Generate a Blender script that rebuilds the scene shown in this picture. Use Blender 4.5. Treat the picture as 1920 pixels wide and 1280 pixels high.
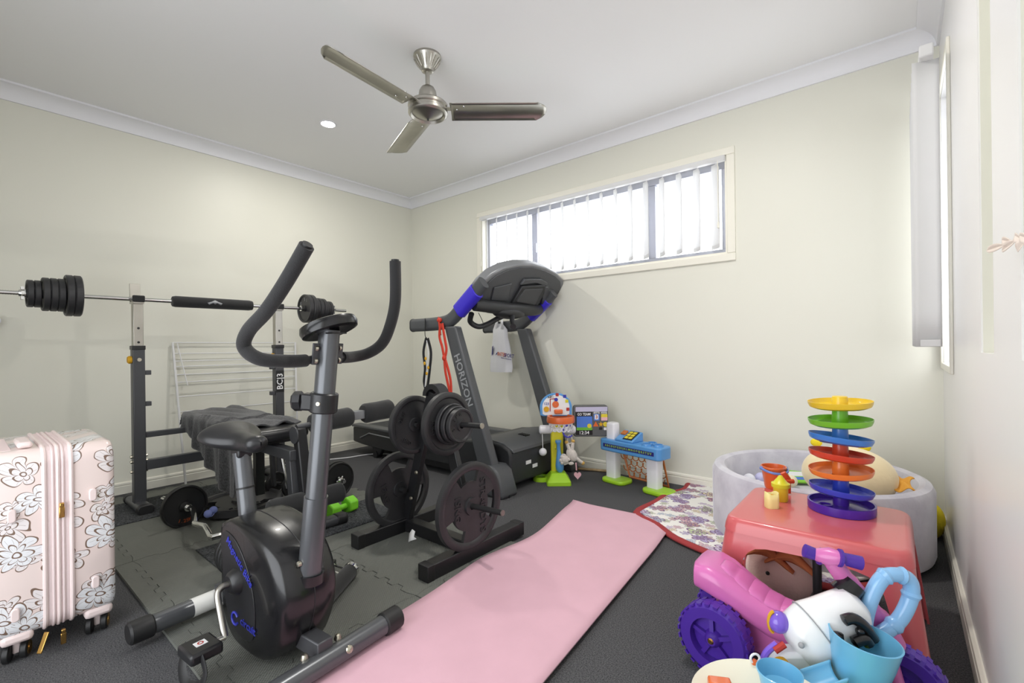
import bpy, bmesh, math, random
from mathutils import Vector, Matrix
import numpy as np
random.seed(7)
for o in list(bpy.data.objects): bpy.data.objects.remove(o)
S = bpy.context.scene
COL = S.collection
PI = math.pi

# ------------------------------------------------------------------ camera
FPX, YAW, HOR, ROLL, CH = 876.42, math.radians(39.703), 648.3, -0.01254, 0.98
cd = bpy.data.cameras.new('camera'); cam = bpy.data.objects.new('camera', cd); COL.objects.link(cam)
cd.sensor_width = 36; cd.lens = 36*FPX/1920; cd.shift_y = (HOR-640)/1920; cd.clip_start = .02
cam.matrix_world = Matrix.Translation((0, 0, CH)) @ Matrix.Rotation(YAW, 4, 'Z') @ Matrix.Rotation(PI/2, 4, 'X') @ Matrix.Rotation(ROLL, 4, 'Z')
S.camera = cam
# ------------------------------------------------------------------ light
S.view_settings.view_transform = 'Standard'; S.view_settings.look = 'None'
S.view_settings.gamma = 1; S.view_settings.use_curve_mapping = False
S.view_settings.exposure = -0.3
W = bpy.data.worlds.new('world'); S.world = W; W.use_nodes = True
W.node_tree.nodes['Background'].inputs[0].default_value = (.93, .96, 1, 1)
W.node_tree.nodes['Background'].inputs[1].default_value = 5.5
def area(name, loc, rot, sx, sy, power, col=(1, 1, 1), portal=False, shape='RECTANGLE', spread=PI):
    l = bpy.data.lights.new(name, 'AREA'); l.shape = shape; l.size = sx; l.size_y = sy; l.energy = power; l.color = col; l.spread = spread
    if portal: l.cycles.is_portal = True
    o = bpy.data.objects.new(name, l); COL.objects.link(o); o.location = loc; o.rotation_euler = rot
    return o
area('window_portal', (-1.96, 3.37, 1.88), (-PI/2, 0, 0), 2.2, .66, 1, portal=True)
area('side_window_portal', (.30, 2.93, 1.53), (0, PI/2, 0), 1.3, .55, 1, portal=True)
area('fill_doorway_portal', (-1.15, -.76, 1.05), (PI/2, 0, 0), 1.8, 2.1, 1, portal=True)  # guides world light through an unseen doorway added behind camera for fill

# ------------------------------------------------------------------ pixel -> place
XL, YB, XR, HC = -4.1125, 3.252, .169, 2.58
cv = Vector((-math.sin(YAW), math.cos(YAW), 0)); cr = Vector((math.cos(YAW), math.sin(YAW), 0)); CO = Vector((0, 0, CH))
def ray(x, y):
    dx, dy = x-960, y-HOR; q = 1+ROLL*ROLL
    X = (dx+ROLL*dy)/q; Y = (dy-ROLL*dx)/q
    return cv+cr*(X/FPX)-Vector((0, 0, Y/FPX))
def pz(x, y, z=0): d = ray(x, y); return CO+d*((z-CH)/d.z)
def py(x, y, Y): d = ray(x, y); return CO+d*(Y/d.y)
def px(x, y, X): d = ray(x, y); return CO+d*(X/d.x)
def pd(x, y, P): return CO+ray(x, y)*((Vector(P)-CO).dot(cv))
def pp(x, y, P, n): d = ray(x, y); n = Vector(n); return CO+d*((Vector(P)-CO).dot(n)/d.dot(n))

# ------------------------------------------------------------------ materials
def lin(c):
    if isinstance(c, str): c = tuple(int(c[i:i+2], 16) for i in (0, 2, 4))
    return tuple((v/255/12.92 if v/255 <= .04045 else ((v/255+.055)/1.055)**2.4) for v in c)+(1,)
M = {}
def mat(name, c, rough=.5, metal=0, var=0, vscale=8, bump=0, bscale=200, coat=0, sheen=0, trans=0, emit=0, c2=None, spec=None, sss=0):
    m = bpy.data.materials.new(name); m.use_nodes = True; n = m.node_tree.nodes; L = m.node_tree.links
    b = n['Principled BSDF']; b.inputs['Base Color'].default_value = lin(c); b.inputs['Roughness'].default_value = rough
    b.inputs['Metallic'].default_value = metal; b.inputs['Coat Weight'].default_value = coat; b.inputs['Sheen Weight'].default_value = sheen
    b.inputs['Transmission Weight'].default_value = trans
    if spec is not None: b.inputs['Specular IOR Level'].default_value = spec
    if sss: b.inputs['Subsurface Weight'].default_value = sss; b.inputs['Subsurface Radius'].default_value = (.02, .01, .008)
    if emit: b.inputs['Emission Color'].default_value = lin(c); b.inputs['Emission Strength'].default_value = emit
    tc = n.new('ShaderNodeTexCoord')
    if var or c2:
        t = n.new('ShaderNodeTexNoise'); t.inputs['Scale'].default_value = vscale; t.inputs['Detail'].default_value = 4; L.new(tc.outputs['Object'], t.inputs['Vector'])
        r = n.new('ShaderNodeValToRGB'); a = lin(c); k = 1-var
        r.color_ramp.elements[0].position = .35; r.color_ramp.elements[1].position = .65
        r.color_ramp.elements[0].color = lin(c2) if c2 else (a[0]*k, a[1]*k, a[2]*k, 1); r.color_ramp.elements[1].color = a
        L.new(t.outputs['Fac'], r.inputs['Fac']); L.new(r.outputs['Color'], b.inputs['Base Color'])
    if bump:
        t2 = n.new('ShaderNodeTexNoise'); t2.inputs['Scale'].default_value = bscale; t2.inputs['Detail'].default_value = 3; L.new(tc.outputs['Object'], t2.inputs['Vector'])
        bp = n.new('ShaderNodeBump'); bp.inputs['Strength'].default_value = bump; bp.inputs['Distance'].default_value = .004
        L.new(t2.outputs['Fac'], bp.inputs['Height']); L.new(bp.outputs['Normal'], b.inputs['Normal'])
    M[name] = m; return m
mat('wall', 'e4e3d7', .42, bump=.03, bscale=300, spec=.35)
mat('ceiling', 'f1f1f1', .8)
mat('cornice', 'efeff2', .6)
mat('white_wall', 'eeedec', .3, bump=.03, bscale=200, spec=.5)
mat('trim', 'efecdf', .35)
mat('carpet', '6b6b6d', .95, c2='434345', vscale=240, bump=.9, bscale=420, spec=.1)
mat('foam', '6f716b', .75, var=.16, vscale=2.2, spec=.3)
mat('runner', '5c5e60', .95, c2='2c2d2f', vscale=130, bump=.8, bscale=260, spec=.1)
mat('steel', 'b9b6ae', .32, 1, var=.15, vscale=6)
mat('chrome', 'd9d9d6', .12, 1)
mat('bolt', 'c9c4b4', .3, 1)
mat('gold', 'd8ab62', .2, 1)
mat('black_iron', '2f2f31', .42, var=.2, vscale=12, bump=.12, bscale=90)
mat('rubber', '1c1c1d', .5)
mat('black_gloss', '141416', .27, coat=.15)
mat('black_plastic', '1e1e20', .38)
mat('vinyl', '262628', .3, bump=.1, bscale=300)
mat('black_foam', '1d1d1e', .85, bump=.3, bscale=350, sheen=.2)
mat('frame_grey', '4b4c4f', .38, .3)
mat('bike_grey', '606265', .28, .5)
mat('tm_grey', '4c4e51', .4)
mat('tm_light', '85878a', .35, .3)
mat('tm_dark', '28292b', .45)
mat('belt', '303338', .6, bump=.2, bscale=300)
mat('blue_band', '3d2fc4', .35)
mat('towel', '4a4a4c', 1, c2='2e2e30', vscale=90, bump=1, bscale=160, sheen=.3)
mat('white_wire', 'e9e9ea', .35)
mat('white_plastic', 'ececf0', .35)
mat('cream_plastic', 'f0ecd8', .3)
mat('blind', 'eeeeee', .7)
mat('alu', 'a9abb6', .35, .4)
mat('pink_mat', 'dcb0be', .7, var=.05, vscale=6, bump=.1, bscale=500)
mat('bag', 'dfe0e4', .35, bump=.6, bscale=25, spec=.6)
mat('navy', '2a2372', .5); mat('orange_print', 'cf6a38', .5)
mat('red_strap', 'c8351f', .6, bump=.2, bscale=200)
mat('black_strap', '17171a', .7); mat('sunflower', 'd9a420', .7)
mat('case_pink', 'ecdad7', .35); mat('case_tape', 'e6d3d2', .6, bump=.2, bscale=300)
mat('blue_print', '3238a8', .4); mat('white_print', 'ededed', .5); mat('red_print', 'b03026', .5); mat('black_print', '141416', .4)
mat('yellow_print', 'e2cf3a', .5); mat('green_print', '6db73a', .5); mat('sky_print', '4f7bd0', .5); mat('plate_print', 'b0542a', .5); mat('grey_print', '9b9da0', .5)
mat('toy_blue', '5a9ad6', .3, coat=.2); mat('toy_orange', 'de6b34', .3, coat=.2); mat('toy_yellow', 'd8d02c', .35); mat('toy_lime', 'a5d52e', .35)
mat('goal_orange', 'bf6a26', .4); mat('panel_grey', '5c5d5d', .5); mat('lavender', 'c3bfd8', .5)
mat('purple', '4a2496', .3, coat=.2); mat('violet_ring', '5350c4', .3)
mat('plush_lamb', 'd6cec6', 1, bump=1, bscale=120, sheen=.5); mat('plush_tan', 'cfa75c', 1, bump=.6, bscale=120)
mat('teether', 'e7b4bd', .5); mat('wood', 'b79c74', .6, var=.2, vscale=20)
mat('pit_fabric', 'd2d0d8', .95, c2='bcb9c4', vscale=9, bump=.25, bscale=60, sheen=.5)
mat('ball_white', 'e8e9f2', .35); mat('ball_lilac', 'c9c8ee', .35); mat('ball_cream', 'efe5c4', .35)
mat('plush_cream', 'f2dfb4', 1, bump=.4, bscale=60, sheen=.4); mat('orange_cloth', 'e8a944', .9, bump=.4, bscale=60)
mat('book_green', '8fd63c', .4)
mat('table_red', 'd06366', .28, coat=.35, sss=.05)
mat('tray_yellow', 'ecc92f', .3, coat=.2); mat('tray_green', '74bf2a', .3, coat=.2); mat('tray_sky', '3f7fd0', .3, coat=.2); mat('tray_red', 'cf4327', .3, coat=.2)
mat('tray_orange', 'ea8136', .3, coat=.2); mat('tray_blue', '2f45c0', .3, coat=.2); mat('tray_purple', '46249c', .3, coat=.2)
mat('handle_blue', '6d86c8', .4); mat('pot_yellow', 'e9cf33', .35); mat('pot_cream', 'efdf96', .4); mat('dark_orange', 'd9552b', .35)
mat('trike_pink', 'd672b4', .3, coat=.2); mat('trike_purple', '4c2a9c', .35)
mat('walker_white', 'eef0f2', .25, coat=.3); mat('walker_blue', '8dc0ec', .25, coat=.3); mat('ball_purple', '7c5cd0', .2, coat=.3)
mat('cup_blue', '6db4da', .3, coat=.2); mat('lime_box', '86dc2c', .35)
mat('plush_pink', 'e9c3b9', 1, bump=.5, bscale=90, sheen=.4); mat('plush_orange', 'd97f52', 1, bump=.5, bscale=90)
mat('yellow_fluff', 'ead52c', 1, bump=.8, bscale=60); mat('dried', 'e6d8cc', .8)
mat('quilt_red', 'a23a3c', .9, bump=.3, bscale=120); mat('lime_dumbbell', '86dd33', .4); mat('bobble', '8a97d8', .5)
mat('lamp', 'ffffff', .5, emit=25); mat('tape_white', 'dcdcd8', .5)
mat('drop_white', 'f2f2f2', .4)
def glass():
    m = bpy.data.materials.new('glass'); m.use_nodes = True; n = m.node_tree.nodes; L = m.node_tree.links
    t = n.new('ShaderNodeBsdfTransparent'); g = n.new('ShaderNodeBsdfGlossy'); g.inputs['Roughness'].default_value = .02
    x = n.new('ShaderNodeMixShader'); x.inputs[0].default_value = .05; L.new(t.outputs[0], x.inputs[1]); L.new(g.outputs[0], x.inputs[2])
    L.new(x.outputs[0], n['Material Output'].inputs[0]); M['glass'] = m
glass()
def translucent(name, k):
    m = M[name]; n = m.node_tree.nodes; L = m.node_tree.links; b = n['Principled BSDF']; t = n.new('ShaderNodeBsdfTranslucent'); t.inputs[0].default_value = b.inputs['Base Color'].default_value
    x = n.new('ShaderNodeMixShader'); x.inputs[0].default_value = k; L.new(b.outputs[0], x.inputs[1]); L.new(t.outputs[0], x.inputs[2]); L.new(x.outputs[0], n['Material Output'].inputs[0])
translucent('blind', .35)
class NT:
    """small helper for math node chains"""
    def __init__(s, m): s.m = m; s.n = m.node_tree.nodes; s.L = m.node_tree.links
    def link(s, a, sock):
        if isinstance(a, (int, float)): sock.default_value = a
        else: s.L.new(a, sock)
    def f(s, op, a, b=0, c=0):
        x = s.n.new('ShaderNodeMath'); x.operation = op
        for i, v in enumerate((a, b, c)): s.link(v, x.inputs[i])
        return x.outputs[0]
    def mix(s, fac, a, b):
        x = s.n.new('ShaderNodeMix'); x.data_type = 'RGBA'; s.link(fac, x.inputs[0])
        for v, k in ((a, 6), (b, 7)):
            if isinstance(v, tuple): x.inputs[k].default_value = v
            else: s.L.new(v, x.inputs[k])
        return x.outputs[2]
def flowers(t, u, v, scale, petals, wid, seed, rnd=.75):
    """line-drawn flowers on a jittered lattice: returns (line, inside, cell colour)"""
    cb = t.n.new('ShaderNodeCombineXYZ'); t.link(t.f('ADD', u, seed), cb.inputs[0]); t.link(t.f('ADD', v, seed*.7), cb.inputs[1])
    vo = t.n.new('ShaderNodeTexVoronoi'); vo.voronoi_dimensions = '2D'; vo.inputs['Scale'].default_value = scale; vo.inputs['Randomness'].default_value = rnd
    t.L.new(cb.outputs[0], vo.inputs['Vector'])
    sb = t.n.new('ShaderNodeVectorMath'); sb.operation = 'SUBTRACT'; t.L.new(cb.outputs[0], sb.inputs[0])
    t.L.new(vo.outputs['Position'], sb.inputs[1])
    sp = t.n.new('ShaderNodeSeparateXYZ'); t.L.new(sb.outputs[0], sp.inputs[0])
    sc = t.n.new('ShaderNodeSeparateColor'); t.L.new(vo.outputs['Color'], sc.inputs[0])
    ph = t.f('MULTIPLY', sc.outputs[0], 6.28)
    ang = t.f('ADD', t.f('ARCTAN2', sp.outputs[1], sp.outputs[0]), ph)
    x2 = t.f('MULTIPLY', sp.outputs[0], sp.outputs[0]); y2 = t.f('MULTIPLY', sp.outputs[1], sp.outputs[1])
    r = t.f('MULTIPLY', t.f('SQRT', t.f('ADD', x2, t.f('MULTIPLY', y2, 1.6))), scale)
    pet = t.f('ABSOLUTE', t.f('SINE', t.f('MULTIPLY', ang, petals/2)))
    def outline(R, amp):
        edge = t.f('MULTIPLY_ADD', t.f('POWER', pet, .6), amp, R)
        return t.f('LESS_THAN', t.f('ABSOLUTE', t.f('SUBTRACT', r, edge)), wid), t.f('LESS_THAN', r, edge)
    l1, in1 = outline(.18, .26); l2, _ = outline(.08, .16)
    vein = t.f('MULTIPLY', t.f('LESS_THAN', t.f('ABSOLUTE', t.f('SINE', t.f('MULTIPLY', ang, petals*1.5))), wid*3.2), t.f('MULTIPLY', t.f('GREATER_THAN', r, .12), t.f('LESS_THAN', r, .36)))
    vein = t.f('MULTIPLY', vein, in1)
    core = t.f('LESS_THAN', t.f('ABSOLUTE', t.f('SUBTRACT', r, .06)), wid*.9)
    line = t.f('MAXIMUM', t.f('MAXIMUM', l1, l2), t.f('MAXIMUM', vein, core))
    return line, in1, vo.outputs['Color'], sc
def floral():
    m = mat('case_floral', 'ead9d4', .22, coat=.4); t = NT(m); b = t.n['Principled BSDF']
    tc = t.n.new('ShaderNodeTexCoord'); nz = t.n.new('ShaderNodeTexNoise'); nz.inputs['Scale'].default_value = 9; t.L.new(tc.outputs['Object'], nz.inputs['Vector'])
    s = t.n.new('ShaderNodeSeparateXYZ'); t.L.new(tc.outputs['Object'], s.inputs[0])
    w = t.f('MULTIPLY_ADD', nz.outputs['Fac'], .07, -.035)
    u = t.f('ADD', t.f('MULTIPLY_ADD', s.outputs[0], .8, s.outputs[1]), w); v = t.f('SUBTRACT', s.outputs[2], w)
    a, ia, _, _ = flowers(t, u, v, 6.2, 7, .015, 3.1, .9); c, ic, _, _ = flowers(t, u, v, 9, 5, .018, 9.7, .9)
    line = t.f('MAXIMUM', a, t.f('MULTIPLY', c, t.f('SUBTRACT', 1, ia)))
    base = t.mix(t.f('MAXIMUM', ia, t.f('MULTIPLY', ic, .6)), lin('ead8d3'), lin('e9e9ec'))
    t.L.new(t.mix(line, base, lin('7d6658')), b.inputs['Base Color'])
floral()
def quilt():
    m = mat('quilt_print', 'f2f0ea', .9); t = NT(m); b = t.n['Principled BSDF']
    tc = t.n.new('ShaderNodeTexCoord'); nz = t.n.new('ShaderNodeTexNoise'); nz.inputs['Scale'].default_value = 14; t.L.new(tc.outputs['Object'], nz.inputs['Vector'])
    s = t.n.new('ShaderNodeSeparateXYZ'); t.L.new(tc.outputs['Object'], s.inputs[0])
    w = t.f('MULTIPLY_ADD', nz.outputs['Fac'], .05, -.025); u = t.f('ADD', s.outputs[0], w); v = t.f('SUBTRACT', s.outputs[1], w)
    a, ia, ca, sca = flowers(t, u, v, 8.5, 5, .04, 1.3, 1); c, ic, cc, scc = flowers(t, u, v, 15, 6, .05, 5.9, 1)
    def pick(sc):
        r = t.n.new('ShaderNodeValToRGB'); r.color_ramp.interpolation = 'CONSTANT'; e = r.color_ramp.elements
        for i, h in enumerate(('c9b0dc', 'a9c75a', 'd48a96', '9cc8dc', '8a78c8', 'e3cf6a', 'b0504a')):
            q = e[i] if i < 2 else e.new(i/7); q.position = i/7; q.color = lin(h)
        t.L.new(sc.outputs[1], r.inputs['Fac']); return r.outputs['Color']
    base = t.mix(t.f('MULTIPLY', ic, .45), lin('f3f1ec'), pick(scc)); base = t.mix(t.f('MULTIPLY', ia, .6), base, pick(sca))
    t.L.new(t.mix(t.f('MAXIMUM', a, t.f('MULTIPLY', c, .5)), base, lin('8a7090')), b.inputs['Base Color'])
quilt()
def foam_bump():
    m = M['foam']; t = NT(m); b = t.n['Principled BSDF']; tc = t.n.new('ShaderNodeTexCoord')
    s = t.n.new('ShaderNodeSeparateXYZ'); geo = t.n.new('ShaderNodeNewGeometry'); t.L.new(geo.outputs['Position'], s.inputs[0])
    a = t.f('SINE', t.f('MULTIPLY', s.outputs[0], 620)); c = t.f('SINE', t.f('MULTIPLY', s.outputs[1], 620))
    bp = t.n.new('ShaderNodeBump'); bp.inputs['Strength'].default_value = .5; bp.inputs['Distance'].default_value = .002
    t.L.new(t.f('MULTIPLY', a, c), bp.inputs['Height']); t.L.new(bp.outputs['Normal'], b.inputs['Normal'])
foam_bump()

# ------------------------------------------------------------------ mesh helpers
def frame(d):
    d = Vector(d).normalized(); a = Vector((0, 0, 1)) if abs(d.z) < .9 else Vector((1, 0, 0))
    u = a.cross(d).normalized(); return u, d.cross(u), d
class MB:
    def __init__(s): s.V = []; s.F = []
    def add(s, V, F): k = len(s.V); s.V += [Vector(v) for v in V]; s.F += [[i+k for i in f] for f in F]; return s
    def box(s, c, z, R=None):
        c = Vector(c); V = [Vector((a*z[0]/2, b*z[1]/2, d*z[2]/2)) for d in (-1, 1) for b in (-1, 1) for a in (-1, 1)]
        if R is not None: V = [R @ v for v in V]
        return s.add([c+v for v in V], [(0, 2, 3, 1), (4, 5, 7, 6), (0, 1, 5, 4), (2, 6, 7, 3), (0, 4, 6, 2), (1, 3, 7, 5)])
    def bb(s, x0, x1, y0, y1, z0, z1): return s.box(((x0+x1)/2, (y0+y1)/2, (z0+z1)/2), (x1-x0, y1-y0, z1-z0))
    def bar(s, a, b, w, h, up=(0, 0, 1)):
        a = Vector(a); b = Vector(b); d = (b-a); n = d.length; d.normalize(); u = Vector(up).cross(d)
        if u.length < 1e-4: u = Vector((1, 0, 0)).cross(d)
        u.normalize(); v = d.cross(u); R = Matrix((u, v, d)).transposed()
        return s.box((a+b)/2, (w, h, n), R)
    def loft(s, rings, closed=True, c0=True, c1=True):
        n = len(rings[0]); V = [p for r in rings for p in r]; F = []
        for i in range(len(rings)-1):
            for j in range(n if closed else n-1):
                k = (j+1) % n; F.append((i*n+j, i*n+k, (i+1)*n+k, (i+1)*n+j))
        if c0: F.append(tuple(range(n))[::-1])
        if c1: F.append(tuple(range((len(rings)-1)*n, len(rings)*n)))
        return s.add(V, F)
    def tube(s, pts, r, seg=12, closed=False, caps=True, sq=1, flat=1):
        pts = [Vector(p) for p in pts]; n = len(pts); R = r if isinstance(r, (list, tuple)) else [r]*n; rings = []; u = None
        for i, p in enumerate(pts):
            if closed: t = pts[(i+1) % n]-pts[i-1]
            else: t = pts[min(i+1, n-1)]-pts[max(i-1, 0)]
            t.normalize()
            if u is None: u = frame(t)[0]
            else: u = (u-t*u.dot(t)).normalized()
            w = t.cross(u)
            rings.append([p+(u*math.cos(a)*flat+w*math.sin(a))*R[i] for a in (2*PI*k/seg for k in range(seg))])
        if closed: rings.append(rings[0]); caps = False
        return s.loft(rings, True, caps, caps)
    def cyl(s, a, b, r0, r1=None, seg=24): return s.tube([a, b], [r0, r0 if r1 is None else r1], seg)
    def lathe(s, prof, o=(0, 0, 0), ax=(0, 0, 1), seg=32, c0=False, c1=False):
        u, w, d = frame(ax); o = Vector(o)
        rings = [[o+d*z+(u*math.cos(a)+w*math.sin(a))*max(r, 1e-4) for a in (2*PI*k/seg for k in range(seg))] for r, z in prof]
        return s.loft(rings, True, c0, c1)
    def prism(s, out, o, u, v, d):
        o, u, v, d = map(Vector, (o, u, v, d)); n = len(out); A = [o+u*a+v*b for a, b in out]; B = [p+d for p in A]
        return s.add(A+B, [tuple(range(n))[::-1], tuple(range(n, 2*n))]+[(i, (i+1) % n, n+(i+1) % n, n+i) for i in range(n)])
    def poly(s, A, d):
        d = Vector(d); n = len(A); A = [Vector(p) for p in A]
        return s.add(A+[p+d for p in A], [tuple(range(n))[::-1], tuple(range(n, 2*n))]+[(i, (i+1) % n, n+(i+1) % n, n+i) for i in range(n)])
    def ell(s, c, r, seg=24, rings=14, R=None):
        if isinstance(r, (int, float)): r = (r, r, r)
        c = Vector(c); L = []
        for i in range(rings+1):
            a = -PI/2+PI*i/rings; q = max(math.cos(a), 1e-4)
            ring = [Vector((r[0]*q*math.cos(t), r[1]*q*math.sin(t), r[2]*math.sin(a))) for t in (2*PI*k/seg for k in range(seg))]
            L.append([c+(R @ p if R is not None else p) for p in ring])
        return s.loft(L, True, False, False)
    def grid(s, f, nu, nv):
        return s.add([f(i/nu, j/nv) for i in range(nu+1) for j in range(nv+1)], [(i*(nv+1)+j, (i+1)*(nv+1)+j, (i+1)*(nv+1)+j+1, i*(nv+1)+j+1) for i in range(nu) for j in range(nv)])
    def xf(s, Mx): s.V = [Mx @ v for v in s.V]; return s
def spl(pts, n=8, closed=False):
    P = [Vector(p) for p in pts]; N = len(P); out = []
    for i in range(N if closed else N-1):
        if closed: a, b, c, d = P[i-1], P[i], P[(i+1) % N], P[(i+2) % N]
        else: a, b, c, d = P[max(i-1, 0)], P[i], P[i+1], P[min(i+2, N-1)]
        for k in range(n):
            t = k/n; out.append(.5*((2*b)+(c-a)*t+(2*a-5*b+4*c-d)*t*t+(3*b-a-3*c+d)*t**3))
    if not closed: out.append(P[-1])
    return out
def rrect(w, h, r, n=5, cx=0, cy=0):
    o = []
    for sx, sy, a0 in ((1, 1, 0), (-1, 1, PI/2), (-1, -1, PI), (1, -1, 3*PI/2)):
        for k in range(n+1): a = a0+PI/2*k/n; o.append((cx+sx*(w/2-r)+r*math.cos(a), cy+sy*(h/2-r)+r*math.sin(a)))
    return o
def obj(name, mb, m, parent=None, bevel=0, bseg=2, sub=0, solid=0, ang=38, flat=False):
    me = bpy.data.meshes.new(name); c = sum(mb.V, Vector())/len(mb.V)
    me.from_pydata([v-c for v in mb.V], [], mb.F); bm = bmesh.new(); bm.from_mesh(me)
    bmesh.ops.recalc_face_normals(bm, faces=bm.faces); bm.to_mesh(me); bm.free()
    if not flat:
        me.polygons.foreach_set('use_smooth', [True]*len(me.polygons)); me.set_sharp_from_angle(angle=math.radians(180 if sub else ang))
    me.materials.append(M[m] if isinstance(m, str) else m)
    o = bpy.data.objects.new(name, me); COL.objects.link(o); o.location = c
    if solid: md = o.modifiers.new('solidify', 'SOLIDIFY'); md.thickness = solid; md.offset = 0
    if bevel: md = o.modifiers.new('bevel', 'BEVEL'); md.width = bevel; md.segments = bseg; md.limit_method = 'ANGLE'; md.angle_limit = math.radians(40); md.harden_normals = False
    if sub: md = o.modifiers.new('subsurf', 'SUBSURF'); md.levels = md.render_levels = sub
    if parent: put(o, parent)
    return o
def wm(o):
    m = Matrix.LocRotScale(o.location, o.rotation_euler, o.scale)
    return (wm(o.parent) @ o.matrix_parent_inverse @ m) if o.parent else m
def put(o, p): o.parent = p; o.matrix_parent_inverse = wm(p).inverted()   # parts are modelled in room coordinates
def tag(o, label, cat, group=None):
    o['label'] = label; o['category'] = cat
    if group: o['group'] = group
    return o
def thing(name, label, cat, loc, group=None):
    o = bpy.data.objects.new(name, None); COL.objects.link(o); o.location = loc; o.empty_display_size = .05
    return tag(o, label, cat, group)
def struct(o): o['kind'] = 'structure'; return o
def text(body, size, o, right, up, m, parent, ext=.0006, name='lettering', sx=1, align='CENTER'):
    cu = bpy.data.curves.new(name, 'FONT'); cu.body = body; cu.size = size; cu.extrude = ext; cu.align_x = align; cu.align_y = 'CENTER'; cu.offset = size*.012; cu.resolution_u = 2
    t = bpy.data.objects.new('tmp', cu); COL.objects.link(t); dg = bpy.context.evaluated_depsgraph_get(); me = bpy.data.meshes.new_from_object(t.evaluated_get(dg))
    bpy.data.objects.remove(t); me.name = name; me.materials.clear(); me.materials.append(M[m])
    ob = bpy.data.objects.new(name, me); COL.objects.link(ob)
    r = Vector(right).normalized(); u = (Vector(up)-r*Vector(up).dot(r)).normalized(); n = r.cross(u)
    me.transform(Matrix((r*sx, u, n)).transposed().to_4x4()); ob.location = Vector(o)
    if parent: put(ob, parent)
    return ob
def polar_plate(R, th, hole, slots=(), rim=.018, web=.45, seg=72, o=(0, 0, 0), ax=(1, 0, 0), hub=.04, up=(0, 0, 1)):
    """disc with raised rim and hub, optional grip slots [(a0,a1)] in degrees between r=.55R and .85R"""
    d = Vector(ax).normalized(); w = (Vector(up)-d*Vector(up).dot(d)).normalized(); u = w.cross(d); o = Vector(o)
    st = [(hole, th*.5), (hub*.95, th*.5), (hub, th*web*.5), (.56*R, th*web*.5), (.84*R, th*web*.5), (R-rim*1.3, th*web*.5), (R-rim, th*.46), (R-rim*.4, th*.5), (R-.001, th*.36)]
    n = len(st); mb = MB(); V = []
    for sgn in (1, -1):
        for r, h in st:
            for k in range(seg): a = 2*PI*k/seg; V.append(o+d*h*sgn+(u*math.cos(a)+w*math.sin(a))*r)
    def idx(side, i, k): return side*n*seg+i*seg+k % seg
    def gone(i, k):
        if i != 3: return False
        a = (k+.5)*360/seg
        return any(a0 <= a <= a1 or a0 <= a+360 <= a1 for a0, a1 in slots)
    F = []
    for i in range(n-1):
        for k in range(seg):
            if gone(i, k):
                if not gone(i, k-1): F.append((idx(0, i, k), idx(0, i+1, k), idx(1, i+1, k), idx(1, i, k)))
                if not gone(i, k+1): F.append((idx(0, i, k+1), idx(0, i+1, k+1), idx(1, i+1, k+1), idx(1, i, k+1)))
                F.append((idx(0, i, k), idx(0, i, k+1), idx(1, i, k+1), idx(1, i, k))); F.append((idx(0, i+1, k), idx(0, i+1, k+1), idx(1, i+1, k+1), idx(1, i+1, k)))
            else:
                F.append((idx(0, i, k), idx(0, i, k+1), idx(0, i+1, k+1), idx(0, i+1, k))); F.append((idx(1, i, k), idx(1, i+1, k), idx(1, i+1, k+1), idx(1, i, k+1)))
    for k in range(seg):
        F.append((idx(0, 0, k), idx(0, 0, k+1), idx(1, 0, k+1), idx(1, 0, k))); F.append((idx(0, n-1, k), idx(0, n-1, k+1), idx(1, n-1, k+1), idx(1, n-1, k)))
    mb.add(V, F); return mb
V3 = Vector

# ================================================================== ROOM
T = .12; YF = -.75
struct(obj('floor', MB().bb(XL-T, XR+T, YF-T, YB+T, -.1, 0), 'carpet'))
struct(obj('ceiling', MB().bb(XL-T, XR+T, YF-T, YB+T, HC, HC+.1), 'ceiling'))
struct(obj('wall_left', MB().bb(XL-T, XL, YF-T, YB+T, 0, HC), 'wall'))
wx0, wx1, wz0, wz1 = -3.06, -.86, 1.565, 2.205          # high window
b = MB(); b.bb(XL, wx0, YB, YB+T, 0, HC); b.bb(wx1, XR+T, YB, YB+T, 0, HC); b.bb(wx0, wx1, YB, YB+T, 0, wz0); b.bb(wx0, wx1, YB, YB+T, wz1, HC)
struct(obj('wall_back', b, 'wall'))
# right wall: tall window by the corner and two narrow wall recesses
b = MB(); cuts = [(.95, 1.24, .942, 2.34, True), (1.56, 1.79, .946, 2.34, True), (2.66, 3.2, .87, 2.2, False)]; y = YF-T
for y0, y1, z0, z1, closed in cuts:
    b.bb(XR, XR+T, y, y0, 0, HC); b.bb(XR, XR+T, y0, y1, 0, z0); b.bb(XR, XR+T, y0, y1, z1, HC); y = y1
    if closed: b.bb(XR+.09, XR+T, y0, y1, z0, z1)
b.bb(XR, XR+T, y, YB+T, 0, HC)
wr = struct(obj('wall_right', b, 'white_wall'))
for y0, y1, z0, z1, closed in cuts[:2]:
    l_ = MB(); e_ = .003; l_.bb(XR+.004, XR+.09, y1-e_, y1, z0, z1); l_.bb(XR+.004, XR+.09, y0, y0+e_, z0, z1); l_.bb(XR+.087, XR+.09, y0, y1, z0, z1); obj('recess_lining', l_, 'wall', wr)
b = MB(); b.bb(XL, -2.05, YF-T, YF, 0, HC); b.bb(-.25, XR, YF-T, YF, 0, HC); b.bb(-2.05, -.25, YF-T, YF, 2.1, HC)  # unseen wide opening, added so world light fills the room from behind
struct(obj('wall_front', b, 'wall'))
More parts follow.
